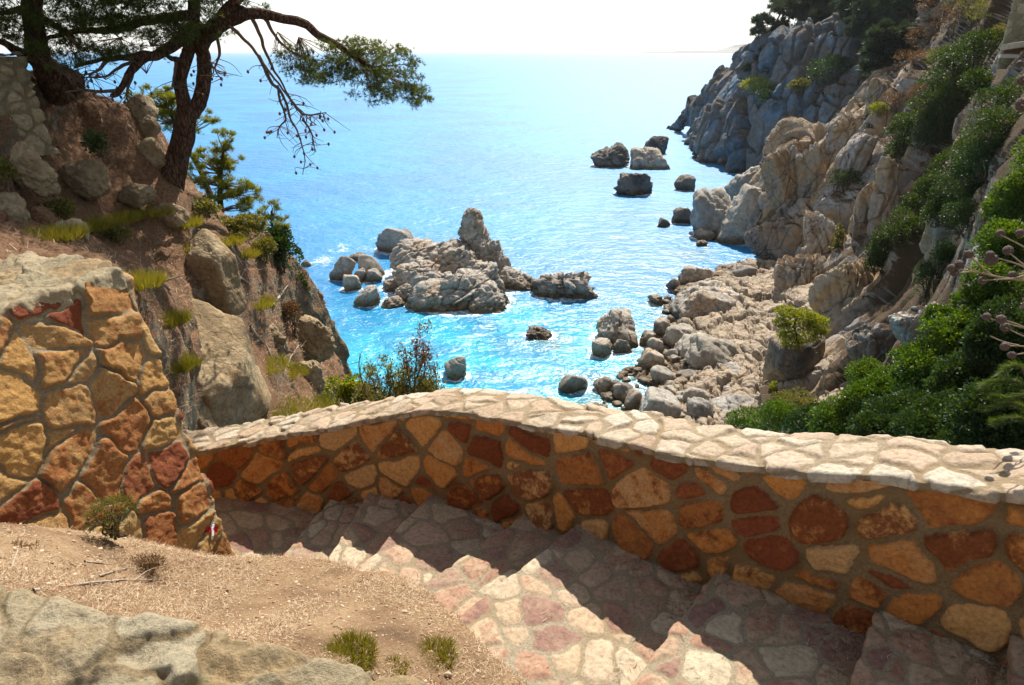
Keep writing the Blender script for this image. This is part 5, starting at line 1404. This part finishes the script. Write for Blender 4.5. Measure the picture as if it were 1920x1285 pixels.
names = ["topmost clump by the stone building", "second clump down from the stone building", "thick clump on the upper ledge", "clump halfway along the upper ledge", "clump near the foot of the upper ledge", "lowest clump of the upper ledge", "shaded clump under the upper ledge", "small shaded clump under the lower half of the upper ledge", "clump below the second of the upper ledge", "clump right of the upper ledge under the building",
         "topmost clump of the lower ledge at the right edge", "second clump of the lower ledge", "third clump of the lower ledge", "clump at the middle of the lower ledge", "clump just past the middle of the lower ledge", "clump two thirds down the lower ledge", "bright clump low on the lower ledge", "clump at the foot of the lower ledge", "shaded clump beneath the middle of the lower ledge", "shaded clump beneath the top of the lower ledge", "small clump under the bright low one", "clump hanging below the middle of the lower ledge", "tiny clump at the very tip of the lower ledge", "tall dark clump in the gully above the green bushes", "dark clump at the top of the gully growth", "dark clump in the hollow under the middle of the lower ledge", "dark clump low in the hollow left of the pale knob"]
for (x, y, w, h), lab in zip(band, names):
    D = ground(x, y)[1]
    bush_px(x, y - 4, w * 1.35, h * 1.2, "dark green ivy, " + lab, D=D - 0.6, cat="ivy", name="ivy_clump", mat="leaf_dark" if "shaded" in lab or "dark" in lab else "ivy", n=4200, group=G, lobes=10, leaf=max(0.06, 3.4 * D / F))  # clumps called shaded take darker leaves: shade given by colour
G = "dry scrub at the top of the slope"
for x, y, w, h, mt, lab in [(1740, 70, 90, 60, "leaf_dry", "reddish dry scrub between the dark trees and the ivy"), (1790, 40, 90, 60, "leaf_dry", "dry brown scrub under the top edge"), (1840, 30, 80, 50, "leaf_olive", "olive scrub left of the stone building"), (1710, 110, 70, 50, "leaf_dry", "dry scrub on the crest above the white crag"), (1770, 110, 70, 50, "leaf_olive", "dull scrub above the upper ivy"), (1680, 190, 60, 50, "leaf_dry", "dry scrub right of the white crag"), (1820, 0, 90, 50, "leaf_olive", "olive scrub at the top edge"), (1720, 180, 50, 40, "leaf_dry", "brown scrub beside the upper ivy ledge"), (1750, 10, 80, 60, "leaf_dry", "dry scrub behind, next to the dark trees"), (1660, 165, 40, 30, "leaf_yellow", "yellow bush perched by the white crag"), (1650, 205, 40, 26, "leaf_yellow", "yellow green bush below the white crag"), (1870, 70, 40, 40, "leaf_olive", "scrub hugging the stone building's roof edge")]:
    D = ground(x, y)[1]
    bush_px(x, y, w, h, lab, D=D - 0.5, mat=mt, n=1500, group=G, lobes=7, leaf=max(0.06, 3.2 * D / F), aspect=0.35)
G = "shrubs in the joints of the cliff"
for x, y, w, h, mt, lab in [(1430, 160, 90, 46, "leaf_yellow", "sunny shrub on the left shoulder of the headland"), (1450, 185, 80, 50, "leaf_dark", "shrub below the sunny one on the headland"), (1545, 140, 90, 60, "leaf_dark", "dark shrub in the middle of the headland face"), (1570, 115, 50, 50, "leaf_dark", "dark shrub above the middle one on the headland"), (1500, 165, 40, 30, "leaf_olive", "little shrub between the two headland shrubs"), (1590, 335, 70, 50, "leaf_dark", "dark shrub in the cliff behind the orange pillar"), (1570, 455, 20, 70, "leaf_olive", "narrow trailing plant down the cliff crack"), (1655, 330, 40, 40, "leaf_dark", "dark shrub at the top of the orange slab"), (1448, 735, 20, 40, "leaf_yellow", "bright little plant at the foot of the square boulder"), (1640, 235, 40, 40, "leaf_dark", "dark shrub above the pale slab faces"), (1640, 120, 70, 50, "leaf_dark", "dark shrub under the headland trees")]:
    D = ground(x, y)[1]
    bush_px(x, y, w, h, lab, D=D - 0.7, mat=mt, n=1500, group=G, lobes=7, leaf=max(0.05, 3.4 * D / F))

def small_tree():
    D = 31.2
    s = proj(P(1500, 640, D))[2][0] / F
    base = P(1490, 660, D)
    root = thing("small_tree", base, "small bright yellow green tree growing on the square boulder below the cliff", "tree")
    rng = np.random.default_rng(12)
    mb = MB()
    tube(mb, pth([(1500, 668, D), (1496, 640, D), (1490, 615, D), (1494, 595, D)], 16, 0.03, 3), np.linspace(0.10, 0.03, 16), 7, 0.1)
    mb.build("trunk", M["bark"], root)
    fb = MB()
    for x, y, w, h, n in [(1475, 586, 22, 10, 420), (1508, 592, 22, 10, 420), (1466, 606, 16, 10, 300), (1530, 604, 24, 11, 450), (1496, 612, 26, 9, 400), (1474, 628, 18, 9, 300), (1538, 622, 16, 8, 250), (1512, 634, 26, 9, 350), (1484, 644, 22, 7, 260)]:
        c = P(x, y, D)
        p = c + ellipsoid(n * 2, rng, 0.3) * (0.75 + 0.5 * rng.uniform(size=(n * 2, 1))) * np.array((w * s, w * s * 0.8, h * s))
        leaves(fb, p, 0.13, 0.5, 0.45, rng)
    fb.build("crown", M["leaf_yellow"], root, smooth=False)
small_tree()

# pines on the headland
def far_pine(stem, clumps, label, seed, r=0.28, mat="pine_far", D0=118):
    young_pine("pine_tree", stem, clumps, label, mat, 0.75, 0.11, per=9, r=r, group="pines on top of the headland", seed=seed, twr=0.06, nfac=3.0)
far_pine([(1480, 100, 124), (1462, 80, 123), (1455, 50, 122), (1470, 10, 122)], [(1470, 15, 122, 26, 12, 110), (1445, 40, 122, 30, 12, 130), (1478, 45, 122, 22, 14, 100), (1425, 58, 122, 22, 9, 80), (1450, 75, 122, 28, 9, 90), (1430, 95, 121, 20, 8, 60), (1415, 115, 121, 20, 6, 50), (1398, 127, 121, 14, 4, 26), (1485, 75, 122, 18, 9, 60), (1490, 10, 123, 22, 14, 100)], "wind bent pine leaning out over the sea from the headland's edge", 31, 0.3)
hp = [(1520, 10, 126, 44, 26), (1575, 0, 124, 50, 30), (1630, -10, 112, 56, 40), (1690, 10, 104, 54, 44), (1650, 50, 106, 54, 36), (1700, -40, 104, 60, 46), (1610, 30, 116, 40, 20), (1560, 30, 122, 36, 16), (1660, 85, 100, 40, 26)]
hl = ["dark pine behind the wind bent one", "dark pine filling the top edge of the headland", "broad dark pine above the gully", "blackish pine beside the dry scrub", "dark pine hanging in the gully", "tall dark pine cut by the top edge", "small dark pine on the headland rim", "low dark pine at the headland rim near the wind bent one", "lowest dark pine in the gully above the cliff crest"]
for k, ((x, y, D, w, h), lab) in enumerate(zip(hp, hl)):
    w, h = w * 1.25, h * 1.3
    if x > 1600: D = min(D, ground(x, y)[1] - 3.0)
    r3 = np.random.default_rng(200 + k)
    cl = [(x + r3.normal() * w * 0.45, y + r3.normal() * h * 0.45, D + r3.normal() * 1.0, w * 0.5, h * 0.34, 90) for _ in range(11)]
    far_pine([(x + 4, y + h * 1.5, D), (x + 2, y + h * 0.6, D), (x, y - h * 0.4, D)], cl, lab, 300 + k)

# near pine sprig and dry seed heads at the right edge
def sprig():
    rng = np.random.default_rng(8)
    base = P(2040, 900, 4.9)
    root = thing("pine_sapling", base, "sunlit sprays of a young pine poking in from the right edge", "pine sapling")
    sb, nb = MB(), MB()
    for l in [[(2040, 900, 4.9), (1960, 800, 4.8), (1905, 760, 4.7), (1850, 765, 4.6)], [(1990, 830, 4.8), (1930, 730, 4.7), (1880, 715, 4.7), (1850, 722, 4.7)], [(1975, 820, 4.8), (1920, 700, 4.75), (1895, 690, 4.75), (1880, 700, 4.7)], [(1960, 800, 4.8), (1910, 785, 4.7), (1868, 792, 4.6)], [(1975, 760, 4.8), (1930, 740, 4.7), (1895, 745, 4.7), (1862, 745, 4.65)]]:
        p = pth(l, 30, 0.01, int(l[-1][0]))
        tube(sb, p, np.linspace(0.014, 0.004, 30), 6)
        T = np.gradient(p, axis=0); T /= np.linalg.norm(T, axis=1, keepdims=True)
        k = rng.integers(11, 30, 150)
        needles(nb, p[k] + rng.normal(size=(150, 3)) * 0.006, T[k] * 1.1, 4, 0.10, 0.0035, 0.55, rng)
    nb.build("crown", M["sapling"], root, smooth=False)
    sb.build("stem", M["twig"], root)
sprig()

def seed_plant():
    rng = np.random.default_rng(14)
    D = 3.3
    base = P(2080, 640, D)
    root = thing("seed_head_plant", base, "dry stalks carrying round brown seed heads, reaching in from the right edge", "dried plant")
    def head(x, y, r):
        v, f = ico(4)
        k = worley(v * 3.6 + x, 5)
        rad = 1 + 0.20 * np.exp(-(k[0] / 0.32) ** 2) - 0.10
        mb = MB()
        c = P(x, y, D)
        mb.add(c + v * rad[:, None] * r, None, f)
        mb.build("seed_head", M["seed"], root)
    px = proj(P(1850, 500, D))[2][0] / F
    heads = [(1784, 503, 8), (1790, 512, 7.5), (1799, 496, 8.5), (1816, 477, 8.5), (1858, 487, 12), (1856, 478, 8), (1890, 470, 9.5), (1843, 526, 8.5), (1898, 516, 8), (1912, 437, 8), (1876, 438, 8), (1850, 594, 8), (1877, 599, 9.5), (1885, 614, 9.5), (1884, 650, 9), (1897, 666, 8), (1917, 195, 11), (1918, 150, 9), (1912, 120, 6)]
    for x, y, r in heads: head(x, y, r * px)
    st = [[(2080, 640), (1985, 520), (1890, 524), (1843, 526)], [(1985, 530), (1905, 524), (1840, 512), (1800, 497)], [(1950, 524), (1880, 520), (1830, 510), (1792, 512)], [(1990, 540), (1930, 506), (1890, 490), (1858, 484)], [(1990, 540), (1940, 510), (1912, 490), (1890, 472)], [(1860, 517), (1838, 497), (1817, 478)], [(1880, 521), (1820, 508), (1784, 503)], [(1985, 520), (1940, 510), (1898, 516)], [(2000, 520), (1960, 470), (1912, 438)], [(1990, 520), (1930, 470), (1876, 440)],
          [(2080, 660), (1985, 640), (1925, 632), (1885, 614)], [(2000, 640), (1930, 618), (1850, 595)], [(1960, 636), (1915, 612), (1877, 600)], [(2080, 700), (1990, 655), (1930, 650), (1884, 650)], [(1990, 656), (1940, 660), (1897, 666)], [(1910, 648), (1880, 640), (1858, 630)], [(2100, 300), (1980, 220), (1917, 196)], [(2100, 250), (1980, 180), (1918, 150)]]
    for l in st:
        mb = MB()
        tube(mb, pth([(x, y, D + rng.normal() * 0.02) for x, y in l], 18, 0.006, l[0][0] + l[-1][1]), np.linspace(0.0055, 0.0028, 18), 6)
        mb.build("stalk", M["stalk"], root)
    for x, y in [(1833, 490), (1842, 500), (1852, 512), (1838, 504), (1862, 505), (1829, 496)]:
        fb = MB()
        leaves(fb, P(x, y, D)[None], 0.035, 0.2, 0.5, rng)
        fb.build("leaf", M["leaf_yellow"], root, smooth=False)
seed_plant()

# ------------------------------------------------------------------ old wall at the top left, stone building at the top right
def old_wall():
    a, b = P(-130, 232, 8.0), P(86, 222, 9.3)
    top = 0.62
    d = b - a; d[2] = 0; L = np.linalg.norm(d); d /= L
    n = np.array((d[1], -d[0], 0))
    zt0, zt1 = P(-130, 108, 8.0)[2], P(70, 128, 9.3)[2]
    root = thing("old_wall", (a + b) / 2, "rough tan drystone wall holding up the ground under the left pine", "wall")
    r = np.random.default_rng(3)
    def face(S, T):
        z = a[2] - 0.5 + T
        s = np.clip(S, 0, L); back = np.clip(S - L, 0, None)
        return a + d * (s - 0.03 * T)[..., None] - n * (0.06 * T + back)[..., None] + np.array((0, 0, 1.0)) * (T - 0.5)[..., None]
    H = zt0 - a[2] + 0.5
    mb = MB()
    masonry(mb, face, 0, L + 0.9, 0, H, 0.02, (0.30, 0.17), 0.04, 0.014, r, (0, 0, 0), k=0.015, tilt=0.15, rough=0.012, smooth=3, warp=0.05)
    mb.build("masonry", M["oldwall"], root)
    def cap(S, T):
        e = face(np.minimum(S, L), 0 * S + H)
        return e - n * (T - 0.02)[..., None] + np.array((0, 0, 1.0)) * (0.01 + 0 * T)[..., None]
    cm = MB()
    masonry(cm, cap, 0, L, 0, 0.9, 0.025, (0.3, 0.25), 0.03, 0.016, r, (0, 0, 30), k=0.015, tilt=0.1, rough=0.012)
    cm.build("coping", M["oldwall"], root)
old_wall()

def building():
    D = 33.0
    c = P(1945, 40, D)
    s = proj(c)[2][0] / F
    root = thing("stone_building", P(1945, 110, D), "corner of a stone building with a pale jutting roof edge at the top right", "building")
    x0, zb, zt = P(1884, 66, D)[0], P(1884, 130, D)[2], P(1884, -60, D)[2]
    r = np.random.default_rng(9)
    mb = MB()
    def wall(S, T):
        s_ = np.clip(S, 0, None); back = np.clip(-S, 0, None)
        return np.stack((x0 + s_ * 0.95 + back * 0.8, D + s_ * -0.3 + back, zb + T), -1)
    masonry(mb, wall, -2.0, 4.0, 0, zt - zb, 0.05, (0.45, 0.3), 0.04, 0.02, r, (0, 0, 0), k=0.02, smooth=2)
    mb.build("wall", M["oldwall"], root)
    def slab(name, pts, th, mat):
        m2 = MB()
        pts = np.array(pts)
        V = np.concatenate((pts, pts - (0, 0, th)))
        n = len(pts)
        q = [(i, (i + 1) % n, n + (i + 1) % n, n + i) for i in range(n)] + [(0, 1, 2, 3), (7, 6, 5, 4)]
        m2.add(V, q)
        return m2.build(name, M[mat], root, smooth=False)
    a, b = P(1878, 84, D - 2.2), P(1945, 62, D - 1.6)
    slab("roof", [a, a + (3.6, -0.6, 0.55), a + (5.2, 1.8, 0.6), a + (1.9, 2.0, 0.05)], 0.22, "roof")
    slab("soffit", [a + (0.3, 0.2, -0.223), a + (3.4, -0.3, 0.3), a + (5.0, 1.6, 0.36), a + (1.8, 1.7, -0.19)], 0.12, "wood")
    slab("parapet_edge", [a + (-0.05, -0.2, -0.36), a + (3.2, -0.9, -0.42), a + (3.3, -0.6, -0.42), a + (0.05, 0.1, -0.36)], 0.14, "roof")
building()

# ------------------------------------------------------------------ far coast
def far_coast():
    xs = np.linspace(1180, 1560, 300)
    h = np.interp(xs, [1180, 1200, 1240, 1290, 1340, 1372, 1380, 1392, 1402, 1425, 1470, 1560], [0, 2.0, 2.5, 4.5, 5.0, 5.5, 9, 14, 17, 19, 21, 12])
    h = h + np.clip(h, 0, 2) * 0.5 * fbm(np.column_stack((xs * 0.11, xs * 0, xs * 0)), 4, 2)
    Dm = 6500.0
    rows = []
    for k, (f, dy) in enumerate([(0.0, -60), (0.55, 0), (0.9, 120), (1.0, 260), (0.8, 500), (0.0, 900)]):
        r = []
        for x, hh in zip(xs, h):
            q = PZ(x, 96 + 2.6, SEA)
            X = (x - CX) / F * Dm / (cp + (CY - 98) / F * sp)
            r.append((X, Dm + dy, SEA - 1 + hh * f * Dm / F / 1.08 * 0.9))
        rows.append(r)
    mb = MB()
    G_ = catmull(np.array(rows), 30)
    V = G_.reshape(-1, 3)
    V[:, 2] += 4 * fbm(V * 0.02, 3, 6) * (V[:, 2] > SEA + 6)
    mb.add(V, grid_faces(30, 300))
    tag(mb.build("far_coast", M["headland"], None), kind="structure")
far_coast()
# ------------------------------------------------------------------ the sea
def sea_mat():
    m, t, out = new_mat("sea_water")
    pos = nd(t, "NewGeometry").outputs["Position"]
    sh, fo = attr(t, "shallow"), attr(t, "foam")
    n1 = noise(t, pos, 0.045, 5, 0.6)
    n2 = noise(t, pos, 0.22, 6, 0.66, 0.8)
    deep = mixc(t, maprange(t, n1, 0.35, 0.65), (0.003, 0.15, 0.36), (0.004, 0.20, 0.44))
    shal = mixc(t, maprange(t, n2, 0.4, 0.62), (0.003, 0.19, 0.37), (0.010, 0.33, 0.46))
    sh2 = math_(t, 'ADD', sh, math_(t, 'MULTIPLY', math_(t, 'SUBTRACT', n1, 0.5), 0.8))
    col = mixc(t, maprange(t, sh2, 0.15, 0.85), deep, shal)
    bed = maprange(t, noise(t, pos, 0.55, 6, 0.7), 0.52, 0.66)
    col = mixc(t, math_(t, 'MULTIPLY', bed, maprange(t, attr(t, "bed"), 0.2, 0.9, 0, 0.75)), col, (0.045, 0.10, 0.085))
    col = mixc(t, maprange(t, attr(t, "bed"), 0.55, 1.0, 0, 0.6), col, (0.13, 0.20, 0.15))
    wv = nd(t, "Mapping", {"Vector": pos, "Scale": (1.0, 1.6, 1.0), "Rotation": (0, 0, 0.35)}).outputs[0]
    a = noise(t, wv, 0.42, 4, 0.55, 0.4)
    b = noise(t, wv, 1.5, 4, 0.6, 0.6)
    c = noise(t, wv, 5.0, 3, 0.6, 0.3)
    h = math_(t, 'ADD', math_(t, 'MULTIPLY', a, 0.55), math_(t, 'ADD', math_(t, 'MULTIPLY', b, 0.20), math_(t, 'MULTIPLY', c, 0.055)))
    bp = nd(t, "Bump", {"Strength": 1.0, "Distance": 0.55, "Height": h})
    far = nd(t, "VectorMath", {0: pos}, operation='LENGTH').outputs["Value"]    # ripples too small to resolve far off become gloss
    rgh = math_(t, 'ADD', maprange(t, far, 32, 110, 0.22, 0.47), maprange(t, far, 110, 700, 0.0, 0.06))
    w = nd(t, "BsdfPrincipled", {"Base Color": col, "Roughness": rgh, "IOR": 1.36, "Specular IOR Level": 0.65, "Normal": bp.outputs[0]})
    fn = noise(t, pos, 1.4, 8, 0.78, 1.5)
    fm = maprange(t, math_(t, 'ADD', math_(t, 'MULTIPLY', fo, 0.42), fn), 0.84, 1.0, 0, 0.85)
    d = nd(t, "BsdfDiffuse", {"Color": (0.80, 0.84, 0.86, 1)})
    mx = nd(t, "MixShader", {0: fm, 1: w.outputs[0], 2: d.outputs[0]})
    t.links.new(mx.outputs[0], out.inputs[0])
    return m

def sea():
    nr, na = 760, 720
    r = 10.0 * (11200 / 10.0) ** np.linspace(0, 1, nr)
    th = np.radians(np.linspace(-72, 72, na))
    R, TH = np.meshgrid(r, th, indexing='ij')
    X, Y = R * np.sin(TH), R * np.cos(TH)
    p = np.column_stack((X.ravel(), Y.ravel(), np.zeros(X.size)))
    step = (R.ravel() * 0.0098)
    z = np.zeros(len(p))
    near = R.ravel() < 320
    q = p[near] @ np.array([[0.94, 0.34, 0], [-0.34, 0.94, 0], [0, 0, 1]])
    fade = np.clip(1.4 - step[near] / 1.2, 0, 1)
    z[near] = 0.10 * fbm(q * (0.16, 0.30, 1), 3, 5) + fade * 0.085 * fbm(q * (0.55, 0.95, 1), 3, 6)
    V = np.column_stack((p[:, 0], p[:, 1], SEA + z))
    foam = np.zeros(len(p)); bed = np.zeros(len(p))
    nn = np.where(R.ravel() < 160)[0]
    for x, y, rx, ry in SEA_ROCKS:
        k = nn[(np.abs(p[nn, 0] - x) < rx * 3 + 3) & (np.abs(p[nn, 1] - y) < ry * 3 + 3)]
        d = np.sqrt(((p[k, 0] - x) / (rx + 0.15)) ** 2 + ((p[k, 1] - y) / (ry + 0.15)) ** 2)
        dm = (d - 1) * min(rx, ry)
        foam[k] = np.maximum(foam[k], np.exp(-np.clip(dm, 0, None) / 0.45))
        bed[k] = np.maximum(bed[k], 0.65 * np.exp(-np.clip(dm, 0, None) / 1.2))
    for px, py, rad, amt in [(640, 468, 3.2, 0.85), (605, 490, 2.2, 0.95), (585, 494, 1.6, 0.9), (690, 468, 2.0, 0.8), (665, 535, 1.8, 0.6), (720, 500, 2.0, 0.4), (1000, 480, 2.0, 0.3), (1130, 300, 5, 0.4), (1090, 296, 4, 0.35), (1300, 470, 4, 0.35), (1180, 690, 3, 0.4), (1150, 740, 2.5, 0.5), (1330, 340, 5, 0.35), (1300, 290, 4, 0.4)]:
        c = PZ(px, py)
        d = np.hypot(p[:, 0] - c[0], (p[:, 1] - c[1]) * 0.6)
        foam = np.maximum(foam, amt * np.exp(-(d / rad) ** 2))
    # shallows: along the shore and the shelf
    for px, py, rad in [(1200, 640, 5), (1180, 720, 5), (1150, 770, 5), (1110, 720, 4), (1240, 580, 4), (1290, 480, 5), (1030, 640, 4), (1360, 440, 5)]:
        c = PZ(px, py)
        bed = np.maximum(bed, 0.85 * np.exp(-(np.hypot(p[:, 0] - c[0], p[:, 1] - c[1]) / rad) ** 2))
    sh = np.clip((64 - R.ravel()) / 28, 0, 1)
    mb = MB()
    mb.add(V, grid_faces(nr, na), None, foam=foam, shallow=sh, bed=bed)
    tag(mb.build("sea", sea_mat(), None), kind="structure")
sea()

# ------------------------------------------------------------------ sea air
def haze():
    m, t, out = new_mat("sea_air")
    v = nd(t, "VolumePrincipled", {"Color": (0.88, 0.94, 1.0, 1), "Density": HAZE, "Anisotropy": 0.3})
    t.links.new(v.outputs[0], out.inputs["Volume"])
    x0, x1, y0, y1, z0, z1 = -11500, 11500, -40, 11400, -30, 24
    mb = MB()
    V = [(x, y, z) for z in (z0, z1) for y in (y0, y1) for x in (x0, x1)]
    mb.add(V, [(0, 2, 3, 1), (4, 5, 7, 6), (0, 1, 5, 4), (2, 6, 7, 3), (0, 4, 6, 2), (1, 3, 7, 5)])
    tag(mb.build("haze", m, None, smooth=False), kind="stuff")
HAZE = 0.0001
haze()
for o in bpy.data.objects:
    if "_o" in o: del o["_o"]
